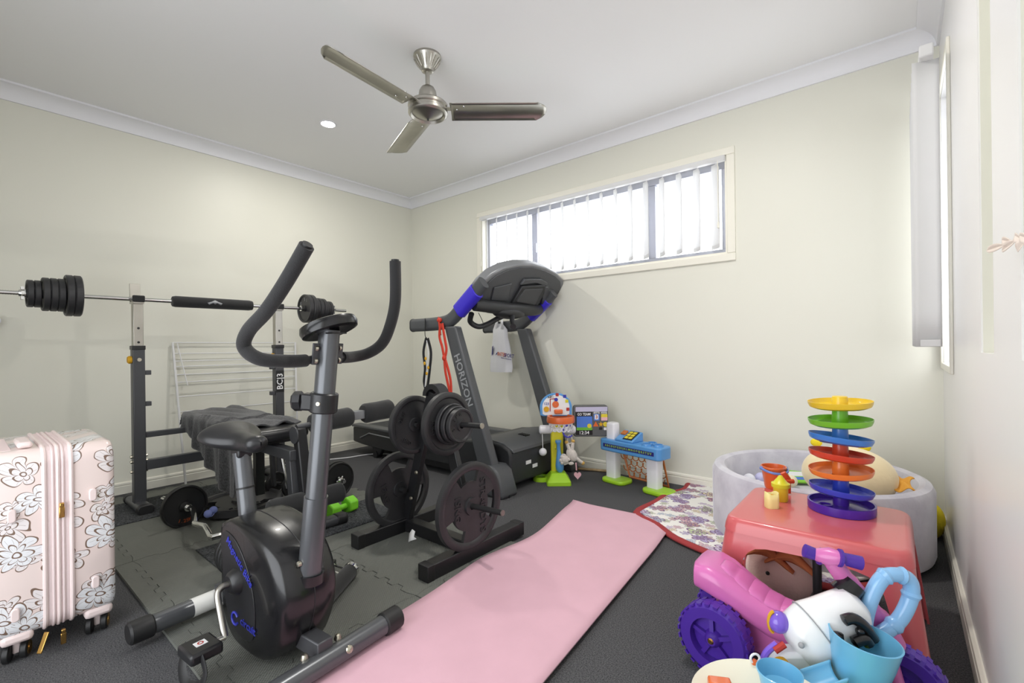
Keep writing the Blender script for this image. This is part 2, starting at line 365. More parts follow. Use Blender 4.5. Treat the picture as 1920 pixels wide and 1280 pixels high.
# cove cornice
def cove(n, a, bb, inx, iny):
    prof = [(0, 0), (.012, 0), (.012, .006)]+[(.09-.078*math.cos(t), .006+.072*math.sin(t)) for t in (PI/2*k/8 for k in range(9))]+[(.09, .084), (.09, .09), (0, .09)]
    mb = MB(); A, B = V3(a), V3(bb); i = V3((inx, iny, 0)); d = (B-A).normalized()
    R0 = [A+i*p+V3((0, 0, q))+d*p for p, q in prof]; R1 = [B+i*p+V3((0, 0, q))-d*p for p, q in prof]
    struct(obj(n, mb.loft([R0, R1]), 'cornice', ang=25))
cz = HC-.09
cove('trim_1', (XL, YF, cz), (XL, YB, cz), 1, 0); cove('trim_2', (XL, YB, cz), (XR, YB, cz), 0, -1)
cove('trim_3', (XR, YF, cz), (XR, YB, cz), -1, 0); cove('trim_4', (XL, YF, cz), (XR, YF, cz), 0, 1)
def skirt(n, a, bb, inx, iny):
    prof = [(0, 0), (.014, 0), (.014, .052), (.011, .055), (.011, .06), (.014, .063), (.012, .074), (.004, .08), (0, .08)]
    A, B = V3(a), V3(bb); i = V3((inx, iny, 0)); d = (B-A).normalized()
    struct(obj(n, MB().loft([[A+i*p+V3((0, 0, q))+d*p for p, q in prof], [B+i*p+V3((0, 0, q))-d*p for p, q in prof]]), 'trim', ang=20))
skirt('baseboard_left', (XL, YF, 0), (XL, YB, 0), 1, 0); skirt('baseboard_back', (XL, YB, 0), (XR, YB, 0), 0, -1); skirt('baseboard_right', (XR, YF, 0), (XR, YB, 0), -1, 0)
# ---- window in the back wall
w = struct(bpy.data.objects.new('window_1', None)); COL.objects.link(w); w.location = (-1.96, YB, wz0)
a = .05
for n_, r_ in (('architrave', (wx0-a, wx1+a, wz1, wz1+a)), ('architrave', (wx0-a, wx1+a, wz0-a, wz0)), ('architrave', (wx0-a, wx0, wz0, wz1)), ('architrave', (wx1, wx1+a, wz0, wz1))):
    obj(n_, MB().bb(r_[0], r_[1], YB-.016, YB, r_[2], r_[3]), 'trim', w, bevel=.005)
for r_ in ((wx0, wx1, wz1-.012, wz1), (wx0, wx1, wz0, wz0+.012), (wx0, wx0+.012, wz0+.012, wz1-.012), (wx1-.012, wx1, wz0+.012, wz1-.012)):
    obj('reveal_lining', MB().bb(r_[0], r_[1], YB-.002, YB+.09, r_[2], r_[3]), 'trim', w)
fr = MB(); f0, f1 = YB+.06, YB+.115
for r_ in ((wx0+.012, wx1-.012, wz1-.06, wz1-.012), (wx0+.012, wx1-.012, wz0+.012, wz0+.045), (wx0+.012, wx0+.05, wz0+.045, wz1-.06), (wx1-.05, wx1-.012, wz0+.045, wz1-.06)): fr.bb(r_[0], r_[1], f0, f1, r_[2], r_[3])
obj('window_frame', fr, 'alu', w, bevel=.003)
for mx in (-2.48, -1.40):
    obj('mullion', MB().bb(mx-.028, mx+.028, f0+.004, f1-.01, wz0+.045, wz1-.06), 'alu', w, bevel=.004)
lt = obj('latch', MB().box((-2.46, f0-.008, 1.84), (.018, .02, .09)), 'alu', w, bevel=.006)
for x0, x1 in ((wx0+.05, -2.508), (-2.452, -1.428), (-1.372, wx1-.05)): obj('pane', MB().bb(x0, x1, f0+.025, f0+.03, wz0+.045, wz1-.06), 'glass', w)
# ---- window in the right wall
w2 = struct(bpy.data.objects.new('window_2', None)); COL.objects.link(w2); w2.location = (XR, 2.93, .87)
fr = MB(); x0, x1 = XR+.06, XR+.1
for r_ in ((2.66, 3.2, .87, .91), (2.66, 3.2, 2.16, 2.2), (2.66, 2.70, .91, 2.16), (3.16, 3.2, .91, 2.16)): fr.bb(x0, x1, *r_)
obj('window_frame', fr, 'white_plastic', w2, bevel=.003)
for z in (1.93, 2.06): obj('glazing_bar', MB().bb(x0, x1, 2.7, 3.16, z-.012, z+.012), 'white_plastic', w2)
obj('pane', MB().bb(x0+.018, x0+.022, 2.7, 3.16, .91, 2.16), 'glass', w2)
for r_ in ((2.63, 2.66, .84, 2.23), (3.2, 3.23, .84, 2.23), (2.66, 3.2, 2.2, 2.23), (2.66, 3.2, .84, .87)): obj('architrave', MB().bb(XR-.012, XR, *r_), 'trim', w2, bevel=.003)

# ================================================================== BLINDS, FAN, LIGHT
t = thing('vertical_blind', 'white vertical blind with open vanes across the high window', 'blind', (-1.96, YB-.05, wz0))
obj('headrail', MB().bb(wx0+.005, wx1-.005, YB-.035, YB+.005, wz1-.035, wz1-.002), 'blind', t, bevel=.004)
va = math.radians(-43); vd = V3((math.cos(va), math.sin(va), 0)); proto = None
for i in range(18):
    x = -2.98+i*(2.05/17); k = random.uniform(-.05, .05)*(1 if i > 4 else .4); q = V3((math.cos(va+k), math.sin(va+k), 0)); nn = V3((-q.y, q.x, 0)); c = V3((x, YB-.012, 0))
    def vane(u, v): return c+q*(u-.5)*.089*(1 if v < .93 else 1-.7*abs(u-.2)*(v-.93)/.07)+nn*.006*math.sin(PI*u)+V3((0, 0, 1.605+v*.56))
    vn = obj('vane', MB().grid(vane, 5, 14), 'blind', t, solid=.0012)
    wb = MB(); wb.bar(c-q*.042+V3((0, 0, 1.618)), c+q*.042+V3((0, 0, 1.618)), .006, .026); obj('bottom_weight', wb, 'blind', vn, bevel=.002)
for x in (wx0+.03, wx1-.045):
    obj('cord', MB().tube([(x, YB-.04, wz1-.035), (x, YB-.04, 1.78)], .0025, 8), 'trim', t)
    obj('cord_weight', MB().lathe([(.001, 0), (.007, .004), (.008, .02), (.004, .045), (.001, .05)], (x, YB-.04, 1.73), seg=12), 'trim', t)
t = thing('vertical_blind', 'white vertical blind hanging beside the corner window on the right wall', 'blind', (.09, 2.85, .945))
obj('headrail', MB().bb(.07, .115, 2.53, 3.19, 2.13, 2.18), 'blind', t, bevel=.006)
for i in range(7):
    y = 2.57+i*.095
    vn = obj('vane', MB().grid(lambda u, v: V3((.048+u*.085, y+.02*(u-.5)+.006*math.sin(PI*u), .955+v*1.175)), 5, 8), 'blind', t, solid=.0012)
    obj('bottom_weight', MB().box((.09, y, .97), (.075, .007, .028)), 'blind', vn, bevel=.002)

fx, fy = -1.987, 1.694
t = thing('ceiling_fan', 'brushed steel three-blade ceiling fan', 'fan', (fx, fy, HC))
rose = obj('canopy', MB().lathe([(.001, 0), (.075, 0), (.077, -.012), (.07, -.022), (.055, -.045), (.035, -.075), (.032, -.085), (.02, -.09), (.001, -.09)], (fx, fy, HC), seg=40), 'steel', t)
for k in range(16):
    a = 2*PI*k/16; e = V3((math.cos(a), math.sin(a), 0)); o_ = V3((fx, fy, HC)); obj('rib', MB().tube([o_+e*.072+V3((0, 0, -.022)), o_+e*.056+V3((0, 0, -.046)), o_+e*.04+V3((0, 0, -.07))], [.003, .005, .002], 8), 'steel', rose)
obj('downrod', MB().cyl((fx, fy, HC-.085), (fx, fy, 2.40), .012), 'steel', t)
obj('motor_housing', MB().lathe([(.001, 2.415), (.02, 2.415), (.035, 2.405), (.046, 2.385), (.05, 2.36), (.051, 2.318), (.001, 2.318)], (fx, fy, 0), seg=36), 'steel', t)
obj('hub', MB().lathe([(.001, 2.32), (.1, 2.318), (.108, 2.31), (.108, 2.296), (.1, 2.29), (.1, 2.282), (.108, 2.276), (.108, 2.262), (.1, 2.252), (.094, 2.25), (.085, 2.262), (.02, 2.235), (.001, 2.233)], (fx, fy, 0), seg=48), 'steel', t)
obj('hub_cap', MB().cyl((fx, fy, 2.24), (fx, fy, 2.226), .006), 'black_iron', t)
for a in (math.radians(40.5), math.radians(159.5), math.radians(-83.5)):
    e = V3((math.cos(a), math.sin(a), 0)); n = V3((-e.y, e.x, 0)); cc = V3((fx, fy, 2.285)); tl = math.radians(-.5)
    up = n*math.cos(tl)+V3((0, 0, 1))*math.sin(tl); nz = e.cross(up)
    out = [(.125, -.055), (.125, .055), (.2, .062), (.60, .064), (.64, .05), (.655, .02), (.655, -.03), (.645, -.05), (.62, -.062), (.2, -.062)]
    sec = [(-.068, .0), (-.02, .002), (.02, 0), (.042, -.008), (.068, -.028)]
    def blade(u, v):
        L_ = .125+u*.53; k = v*4; i = min(int(k), 3); f = k-i; q, h = sec[i][0]*(1-f)+sec[i+1][0]*f, sec[i][1]*(1-f)+sec[i+1][1]*f
        if u > .9: L_ -= (abs(v-.5)*2)**3*(u-.9)*.55
        return cc+e*L_+up*q+nz*h
    bl = obj('blade', MB().grid(blade, 24, 8), 'steel', t, solid=.003)
    obj('blade_arm', MB().bar(cc+e*.09+V3((0, 0, .004)), cc+e*.2+V3((0, 0, .004)), .035, .005), 'steel', t)
    for r_, s_ in ((.16, 0), (.2, .035), (.2, -.035)):
        p = cc+e*r_+up*s_; obj('screw', MB().lathe([(.001, -.004), (.005, -.003), (.006, 0)], p-nz*0+V3((0, 0, -.001)), (0, 0, 1), 10), 'chrome', bl)
def downlight(x, y, label, power):
    t = thing('downlight', label, 'light', (x, y, HC))
    obj('rim', MB().lathe([(.048, 0), (.058, 0), (.058, -.003), (.05, -.006), (.046, -.004)], (x, y, HC), seg=36), 'white_plastic', t)
    obj('diffuser', MB().cyl((x, y, HC), (x, y, HC-.004), .047), 'lamp', t)
    l = area('downlight_beam', (x, y, HC-.012), (0, 0, 0), .09, .09, power, (1, .965, .9), shape='DISK'); put(l, t)
downlight(-3.124, 1.74, 'round lit recessed downlight in the ceiling', 17)
downlight(-.85, 1.70, 'round lit recessed downlight over the toy corner', 22)

# ================================================================== FLOOR COVERS
fz = .012
def zig(a, bb, n, amp):
    """interlocking teeth along a seam"""
    a, bb = V3(a), V3(bb); d = bb-a; nrm = V3((-d.y, d.x, 0)).normalized(); L = d.length; k = max(2, int(L/.045)); out = [a]
    for i in range(k):
        s = amp if i % 2 else -amp
        if 0 < i < k-1: out += [a+d*((i+.12)/k)+nrm*s, a+d*((i+.88)/k)+nrm*s]
    out.append(bb); return out
xs = [-1.46, -2.093, -2.72, -3.35, -3.98]; ys = [.53, 1.155, 1.78]
def piece(name, edges, lab, cat, grp, h=fz):
    loop = []
    for e in edges: loop += e[:-1]
    c = sum(loop, V3())/len(loop)
    loop = [p+(c-p).normalized()*.0022 for p in loop]
    o = obj(name, MB().poly(loop, (0, 0, h)), 'foam', flat=True); return tag(o, lab, cat, grp)
pt = lambda x, y: V3((x, y, .0005))
rowlab = ['in the bike row', 'in the plate tree row']
collab = ['nearest the pink mat', 'second from the pink mat', 'third from the pink mat', 'nearest the left wall']
for i in range(4):
    for j in range(2):
        x1, x0, y0, y1 = xs[i], xs[i+1], ys[j], ys[j+1]
        E_ = [zig(pt(x0, y0), pt(x1, y0), 0, .011), zig(pt(x1, y0), pt(x1, y1), 0, .011), list(reversed(zig(pt(x0, y1), pt(x1, y1), 0, .011))), list(reversed(zig(pt(x0, y0), pt(x0, y1), 0, .011)))]
        piece('foam_tile', E_, 'grey foam tile %s, %s' % (rowlab[j], collab[i]), 'foam tile', 'interlocking foam tiles')
for i in range(4):
    x1, x0 = xs[i], xs[i+1]; xr = x1+.062 if i == 0 else x1
    piece('foam_border', [[pt(x0, .466), pt(xr, .466)], [pt(xr, .466), pt(xr, .53)]+([pt(x1, .53)] if i == 0 else []), list(reversed(zig(pt(x0, .53), pt(x1, .53), 0, .011))), [pt(x0, .53), pt(x0, .466)]], 'grey foam edging on the suitcase side, %s' % collab[i], 'foam edging', 'foam edging strips')
for j in range(2):
    y0, y1 = ys[j], ys[j+1]
    piece('foam_border', [[pt(xs[0]+.062, y0), pt(xs[0]+.062, y1)], [pt(xs[0]+.062, y1), pt(xs[0], y1)], list(reversed(zig(pt(xs[0], y0), pt(xs[0], y1), 0, .011))), [pt(xs[0], y0), pt(xs[0]+.062, y0)]], 'grey foam edging strip along the pink mat, %s' % ('beside the bike' if j == 0 else 'beside the plate tree'), 'foam edging', 'foam edging strips')
tag(obj('carpet_runner', MB().bb(-3.78, -3.33, .5, 1.95, fz+.001, fz+.008), 'runner', bevel=.003), 'speckled charcoal carpet runner under the bench rack feet', 'carpet runner')
tag(obj('carpet_runner', MB().bb(-2.62, -2.27, .75, 1.68, fz+.001, fz+.008), 'runner', bevel=.003), 'speckled charcoal carpet runner under the front foot of the weight bench', 'carpet runner')
# pink exercise mat
Lp = [py_ for py_ in [(-1.385, .28), (-1.40, .62), (-1.405, 1.0), (-1.42, 1.3), (-1.46, 1.55), (-1.43, 1.85), (-1.47, 2.1), (-1.53, 2.33), (-1.56, 2.45)]]
Rp = [(-.70, .28), (-.745, .62), (-.785, 1.0), (-.815, 1.3), (-.84, 1.55), (-.87, 1.85), (-.895, 2.1), (-.925, 2.33), (-.94, 2.49)]
Ls = spl([(x, y, 0) for x, y in Lp], 6); Rs = spl([(x, y, 0) for x, y in Rp], 6)
def pm(u, v):
    k = u*(len(Ls)-1); i = min(int(k), len(Ls)-2); f = k-i; a = Ls[i].lerp(Ls[i+1], f); c = Rs[i].lerp(Rs[i+1], f); p = a.lerp(c, v)
    lift = .014*math.exp(-(v/.12)**2)*(.6+.4*math.sin(u*19)) *min(1, max(0, (p.y-1.05)/.25)) if p.x < -1.38 else 0
    return V3((p.x, p.y, .019+lift+.0025*math.sin(u*24+v*3)*(1-v)))
tag(obj('exercise_mat', MB().grid(pm, 60, 16), 'pink_mat', solid=.006), 'long pale pink exercise mat on the carpet', 'mat')
# quilted play mat
t = thing('play_quilt', 'quilted play mat with animal and flower print and red border under the ball pit', 'play mat', (-.8, 2.7, 0))
qp = [pz(*p, .01) for p in ((1187, 962), (1225, 940), (1250, 925), (1281, 917), (1292, 906), (1322, 900))]+[V3((-.3, 3.2, .01)), V3((.0, 3.0, .01)), V3((.02, 2.5, .01)), V3((-.2, 2.2, .01)), pz(1440, 1070, .01), pz(1350, 1049, .01), pz(1262, 1012, .01), pz(1225, 985, .01)]
qc = sum(qp, V3())/len(qp)
obj('panel', MB().poly([p+(qc-p).normalized()*.035 for p in qp], (0, 0, .014)), 'quilt_print', t, bevel=.004)
obj('border', MB().tube(spl([p+V3((0, 0, .004))+(qc-p).normalized()*.02 for p in qp], 4, True), .022, 10, True, flat=1), 'quilt_red', t)
bpy.data.objects['border'].scale = (1, 1, .55)
tag(obj('power_cable', MB().tube(spl([(-4.0, 1.75, .006), (-3.93, 2.0, .006), (-3.874, 2.093, .006), (-3.79, 2.25, .006), (-3.73, 2.47, .006), (-3.55, 2.6, .006)], 8), .005, 8), 'white_plastic'), 'white power cable running over carpet behind treadmill end', 'cable')
tag(obj('wooden_dowel', MB().cyl(pz(1060, 876, .012), pz(1152, 884, .012), .010, seg=12), 'wood'), 'pale wooden stick lying on carpet against back wall', 'stick')
tag(obj('wall_peg', MB().lathe([(.001, 0), (.03, 0), (.03, .012), (.018, .016), (.018, .045), (.03, .05), (.031, .07), (.02, .078), (.001, .078)], (XL, .165, 1.165), (1, 0, 0), 20), 'white_plastic'), 'small white round peg on the left wall beside the barbell', 'peg')

# ================================================================== TREADMILL
t = thing('treadmill', 'large dark grey treadmill with blue bands along the back wall', 'treadmill', (-2.8, 2.72, 0))
YN, YFr = 2.30, 3.12; D0, D1 = 2.40, 3.03
deck = MB()
prof = [(-3.93, .115), (-3.93, .245), (-3.86, .262), (-2.45, .262), (-2.45, .09), (-3.5, .09), (-3.78, .1)]
obj('deck', MB().prism(prof, (0, D0, 0), (1, 0, 0), (0, 0, 1), (0, D1-D0, 0)), 'tm_dark', t, bevel=.008)
obj('running_belt', MB().bb(-3.84, -2.40, D0+.09, D1-.09, .262, .268), 'belt', t)
for y0, y1 in ((D0-.012, D0+.085), (D1-.085, D1+.012)):
    obj('side_rail', MB().bb(-3.94, -2.48, y0, y1, .25, .274), 'tm_grey', t, bevel=.008)
obj('side_trim', MB().tube([(-3.80, D0-.008, .16), (-3.66, D0-.008, .215), (-3.4, D0-.008, .21), (-2.3, D0-.008, .185)], .006, 8), 'tm_light', t)
hood = [(-2.52, .10), (-2.52, .27), (-2.42, .305), (-2.22, .325), (-2.08, .312), (-2.015, .285), (-2.0, .25), (-1.995, .05), (-2.1, .04)]
obj('motor_hood', MB().prism(hood, (0, D0-.02, 0), (1, 0, 0), (0, 0, 1), (0, D1-D0+.04, 0)), 'tm_dark', t, bevel=.016, bseg=3)
obj('hood_top', MB().prism([(-2.36, .312), (-2.22, .332), (-2.08, .319), (-2.0, .282), (-1.99, .262), (-2.02, .27), (-2.08, .30), (-2.22, .32)], (0, D0+.0, 0), (1, 0, 0), (0, 0, 1), (0, D1-D0, 0)), 'tm_grey', t, bevel=.004)
for k in range(5): obj('hood_slot', MB().box((-2.17+.016*k, D0+.30, .327-.001*k), (.007, .05, .012)), 'black_print', t)
for p_, c_ in (((991, 866), 'white_print'), ((1003, 872), 'white_print')):
    q_ = px(*p_, -1.996); obj('warning_label', MB().box(q_, (.004, .055, .024)), c_, t)
obj('warning_label', MB().box((-2.33, D0+.03, .2755), (.05, .03, .002)), 'yellow_print', t)
obj('belly_pan', MB().bb(-3.0, -2.03, D0+.03, D1-.03, .035, .14), 'black_plastic', t, bevel=.01)
for y in (D0+.04, D1-.04):
    obj('rear_foot', MB().prism([(-3.66, .1), (-3.5, .1), (-3.55, .03), (-3.63, .03)], (0, y-.02, 0), (1, 0, 0), (0, 0, 1), (0, .04, 0)), 'tm_dark', t, bevel=.005)
    obj('rear_wheel', MB().cyl((-3.6, y-.03, .031), (-3.6, y+.03, .031), .03), 'rubber', t)
obj('power_cord', MB().tube(spl([(-3.55, D0+.06, .02), (-3.4, D0+.12, .012), (-3.1, D0+.2, .01)], 6), .006, 8), 'rubber', t)
for y, far in ((YN, 0), (YFr, 1)):
    y0 = y-.035
    up_ = obj('upright', MB().prism([(-2.515, 1.125), (-2.40, 1.125), (-2.04, .15), (-2.19, .15)], (0, y0, 0), (1, 0, 0), (0, 0, 1), (0, .07, 0)), 'tm_grey', t, bevel=.014, bseg=3)
    if not far:
        a0, b0 = V3((-2.455, y0-.0005, 1.11)), V3((-2.115, y0-.0005, .17)); d_ = (b0-a0).normalized()
        text('HORIZON', .082, a0.lerp(b0, .385), d_, V3((0, 0, 1)).cross(V3((0, 1, 0))).lerp(-d_.cross(V3((0, -1, 0))), 1), 'grey_print', up_)
    out = [(-2.42, 0), (-2.40, .1), (-2.26, .19), (-2.04, .2), (-1.99, .165), (-1.945, .03), (-1.945, 0)]
    sh = obj('base_shoe', MB().prism(out, (0, y-.07, 0), (1, 0, 0), (0, 0, 1), (0, .16 if not far else .1, 0)), 'tm_grey', t, bevel=.02, bseg=3)
    obj('foot_pad', MB().cyl((-1.965, y, .0), (-1.965, y, .02), .02), 'rubber', t)
    # handrail: straight grip, then sweeping up to the console
    P = [(-2.90, y, 1.148), (-2.72, y, 1.148), (-2.55, y, 1.155), (-2.46, y, 1.18), (-2.36, y, 1.25), (-2.24, y, 1.34), (-2.15, y, 1.41)]
    sp_ = spl(P, 6); rr = MB(); rings = []
    for i, p in enumerate(sp_):
        tg = (sp_[min(i+1, len(sp_)-1)]-sp_[max(i-1, 0)]).normalized(); wv = V3((0, 1, 0)); uv = tg.cross(wv)
        rings.append([p+wv*a+uv*b_ for a, b_ in rrect(.062, .098, .028, 4)])
    obj('handrail', rr.loft(rings), 'tm_grey', t)
    obj('grip_end_cap', MB().prism(rrect(.066, .102, .03, 4), (-2.91, y, 1.148), (0, 1, 0), (0, 0, 1), (.02, 0, 0)), 'tm_dark', t, bevel=.006)
    c0, c1 = V3((-2.375, y, 1.24)), V3((-2.23, y, 1.348)); tg = (c1-c0).normalized(); uv = tg.cross(V3((0, 1, 0)))
    obj('blue_band', MB().loft([[c+V3((0, 1, 0))*a+uv*b_ for a, b_ in rrect(.078, .116, .032, 4)] for c in (c0-tg*.02, c1+tg*.02)]), 'blue_band', t, bevel=.004)
# console: lens-shaped shell tilted up toward the runner, seen from behind
cp = V3((-2.13, 2.7, 1.50)); cn = V3((.80, 0, -.60)).normalized()
outl = [(884, 562), (890, 548), (903, 530), (922, 513), (945, 501), (972, 495), (1000, 495), (1025, 502), (1046, 513), (1057, 525), (1058, 538), (1050, 553), (1038, 567), (1025, 580), (1008, 588), (985, 594), (950, 592), (915, 588), (893, 580)]
O3 = [pp(*p, cp, cn) for p in outl]; cc = sum(O3, V3())/len(O3)
obj('console', MB().poly(O3, -cn*.075), 'tm_light', t, bevel=.014, bseg=3)
obj('console_back', MB().poly([cc+(p-cc)*.90+cn*.002 for p in O3], cn*.006), 'tm_grey', t, bevel=.004)
def cpoly(pts, h, lift=.008): return MB().poly([pp(*p, cp, cn)+cn*lift for p in pts], cn*h)
obj('speaker_pod', cpoly([(955, 566), (975, 532), (1018, 530), (1016, 545), (998, 578), (960, 574)], .03), 'tm_dark', t, bevel=.01)
obj('fan_duct', cpoly([(972, 531), (980, 520), (1012, 520), (1023, 527), (1019, 533), (1000, 527), (984, 529)], .022), 'tm_grey', t, bevel=.006)
obj('service_panel', cpoly([(918, 560), (924, 537), (957, 529), (950, 562)], .012), 'tm_grey', t, bevel=.004)
obj('cable_cover', cpoly([(1013, 534), (1024, 534), (1027, 542), (1025, 570), (1012, 568)], .025), 'tm_grey', t, bevel=.006)
obj('vent_grille', cpoly([(962, 560), (978, 537), (1012, 536), (996, 567)], .034), 'frame_grey', t, bevel=.003)
obj('cross_tube', MB().tube(spl([(-2.27, YN+.03, 1.27), (-2.24, 2.5, 1.26), (-2.23, 2.72, 1.255), (-2.24, 2.95, 1.26), (-2.27, YFr-.03, 1.28)], 6), .045, 14, flat=.8), 'tm_dark', t)
obj('console_neck', MB().ell((-2.25, 2.68, 1.225), (.07, .17, .045)), 'tm_dark', t)
obj('pulse_bar', MB().tube(spl([py(884, 588, 2.36), py(882, 603, 2.40), py(897, 612, 2.46), py(915, 607, 2.54), py(935, 596, 2.62), py(955, 588, 2.68)], 6), .02, 12), 'tm_dark', t)
obj('pulse_bar', MB().tube(spl([py(962, 585, 2.70), py(960, 600, 2.62), py(962, 612, 2.55)], 6), [.018]*12+[.022], 12), 'tm_dark', t)
obj('safety_cord', MB().tube(spl([py(897, 586, 2.5), py(903, 598, 2.52), py(906, 606, 2.55)], 5), .0025, 6), 'rubber', t)

# hanging on the handrails
t = thing('neck_lanyard', 'black lanyard with yellow sunflowers looped over the treadmill handrail', 'lanyard', py(800, 730, YN))
lp = [py(796, 600, YN-.04), py(795, 627, YN-.045), py(801, 640, YN-.045)]
obj('loop', MB().tube(spl([py(797, 603, YN+.04), py(797, 598, YN), py(797, 603, YN-.038), py(797, 628, YN-.045), py(800, 634, YN-.045)], 6), .009, 8, flat=.3), 'black_strap', t)
for e_ in ([(799, 634), (794, 660), (797, 690), (795, 715), (799, 733)], [(802, 634), (808, 660), (806, 690), (803, 715), (800, 733)]):
    obj('strap', MB().tube(spl([py(*p, YN-.045) for p in e_], 6), .014, 8, flat=.25), 'black_strap', t)
obj('strap_edge', MB().tube(spl([py(*p, YN-.058) for p in ((800, 638), (803, 665), (799, 700), (797, 725))], 6), .003, 6), 'white_plastic', t)
for p in ((798, 672), (803, 689), (796, 681), (800, 700)): obj('sunflower', MB().lathe([(.001, .002), (.009, .002), (.013, 0)], py(*p, YN-.062), (0, -1, 0), 12), 'sunflower', t)
t = thing('resistance_band', 'knotted red elastic band tied to the treadmill handrail', 'band', py(835, 735, YN))
obj('loop', MB().tube(spl([py(822, 603, YN+.042), py(822, 597, YN), py(823, 603, YN-.042), py(826, 628, YN-.05)], 6), .016, 8, flat=.4), 'red_strap', t)
obj('knot', MB().ell(py(824, 600, YN-.04), (.022, .016, .018)), 'red_strap', t)
obj('knot', MB().ell(py(833, 671, YN-.05), (.018, .014, .022)), 'red_strap', t)
for e_ in ([(826, 606), (824, 630), (829, 650), (833, 671)], [(829, 606), (834, 635), (837, 655), (834, 671)], [(833, 671), (835, 695), (840, 720), (844, 737)], [(834, 671), (841, 695), (845, 715), (846, 737)]):
    obj('strap', MB().tube(spl([py(*p, YN-.05) for p in e_], 6), .013, 8, flat=.35), 'red_strap', t)
yb = YFr-.05
t = thing('plastic_bag', 'white plastic shopping bag hanging from the far treadmill handrail', 'bag', py(938, 697, yb))
prof_ = [(935, 607, .02), (937, 618, .045), (938, 632, .06), (939, 650, .07), (939, 670, .075), (939, 688, .08), (939, 697, .075)]
rings = []
wpx = [7, 13, 13, 16, 18.5, 20, 19]
for (x_, y_, dp), w_ in zip(prof_, wpx):
    c_ = py(x_, y_, yb); hw = abs(py(x_+w_, y_, yb).x-py(x_-w_, y_, yb).x)/2
    rings.append([c_+V3((hw*math.cos(a)*(1+.04*math.sin(5*a)), dp*.6*math.sin(a)*(1+.12*math.sin(7*a)), 0)) for a in (2*PI*k/28 for k in range(28))])
obj('body', MB().loft(rings), 'bag', t)
for s_ in (-1, 1): obj('handle', MB().tube(spl([py(936+s_*5, 617, yb-.02), py(936+s_*5, 604, yb-.035), py(937+s_*4, 599, yb+.01), py(937+s_*4, 606, yb+.08)], 6), .014, 8, flat=.3), 'bag', t)
bd = yb-.056
text('INTER', .045, py(941, 664.5, bd), (1, -.0, -.14), (0, 0, 1), 'orange_print', t, sx=.82)
text('SPORT', .045, py(954, 667, bd-.002), (1, .25, -.14), (0, 0, 1), 'navy', t, sx=.7)
text('SPORT TO THE PEOPLE', .011, py(949, 672.5, bd), (1, .0, -.14), (0, 0, 1), 'navy', t)
obj('logo', MB().prism([(0, 0), (.018, .012), (.03, .03), (.012, .02)], py(929, 666, bd), (1, 0, 0), (0, 0, 1), (0, -.001, 0)), 'navy', t)
obj('logo', MB().prism([(0, 0), (.02, .012), (.034, .085), (.012, .075)], py(922, 666, bd+.022), (1, -.5, 0), (0, 0, 1), (0, -.001, 0)), 'navy', t)

# ================================================================== WEIGHT BENCH
RX = -3.56; RYL, RYR = .731, 1.562; bc = 1.145
t = thing('weight_bench', 'dark grey weight bench with barbell rack and foam leg rollers', 'bench', (-3.0, bc, 0))
for y in (RYL, RYR):
    obj('rack_post', MB().bb(RX-.03, RX+.03, y-.03, y+.03, .05, 1.0), 'frame_grey', t, bevel=.004)
    obj('post_collar', MB().bb(RX-.033, RX+.033, y-.033, y+.033, .985, 1.01), 'black_plastic', t, bevel=.003)
    obj('inner_post', MB().bb(RX-.025, RX+.025, y-.025, y+.025, .9, 1.28), 'steel', t, bevel=.003)
    for z in (1.03, 1.115): obj('pin_hole', MB().cyl((RX+.0245, y, z), (RX+.0258, y, z), .007, seg=12), 'black_print', t)
    obj('bolt', MB().cyl((RX+.03, y, .925), (RX+.042, y, .925), .011, seg=8), 'bolt', t)
    obj('bar_cup', MB().prism([(RX-.055, 1.265), (RX-.055, 1.39), (RX-.047, 1.39), (RX-.04, 1.275), (RX+.03, 1.275), (RX+.038, 1.31), (RX+.045, 1.31), (RX+.04, 1.262)], (0, y-.026, 0), (1, 0, 0), (0, 0, 1), (0, .052, 0)), 'steel', t, bevel=.001)
    obj('cup_pad', MB().bb(RX+.03, RX+.05, y-.03, y+.03, 1.272, 1.312), 'black_foam', t, bevel=.006)
    obj('adjust_knob', MB().lathe([(.001, 0), (.022, 0), (.024, .012), (.018, .02), (.001, .02)], (RX, y-.03, .925), (0, -1, 0), 16), 'sunflower', t)
    s_ = 1
    for z in (.845, .655): obj('spotter_peg', MB().bb(RX-.01, RX+.02, y+.03*s_ if y == RYL else y-.062, y+.062 if y == RYL else y-.03, z-.014, z+.014), 'frame_grey', t, bevel=.003)
    ft = [V3((RX-.19, y, .045)), V3((RX+.13, y, .045))]
    obj('floor_foot', MB().loft([[p+V3((0, 1, 0))*a+V3((0, 0, 1))*b_ for a, b_ in rrect(.075, .05, .022, 4)] for p in ft]), 'frame_grey', t)
    for p in ft: obj('foot_cap', MB().loft([[p+V3((q, 0, 0))+V3((0, 1, 0))*a+V3((0, 0, 1))*b_ for a, b_ in rrect(.083, .058, .026, 4)] for q in (-.02, .02)]), 'rubber', t, bevel=.006)
    for z in (.25, .31, .34):
        obj('bolt', MB().cyl((RX, y-.042, z), (RX, y-.03, z), .009, seg=8), 'bolt', t); obj('bolt', MB().cyl((RX, y+.03, z), (RX, y+.042, z), .009, seg=8), 'bolt', t)
obj('cross_beam', MB().bb(RX-.022, RX+.022, RYL+.03, RYR-.03, .252, .312), 'frame_grey', t, bevel=.004)
obj('cross_beam', MB().bb(RX-.016, RX+.016, RYL+.03, RYR-.03, .448, .482), 'frame_grey', t, bevel=.004)
text('BC|3', .06, (RX+.031, RYR, .74), (0, 0, 1), (0, -1, 0), 'white_print', t)
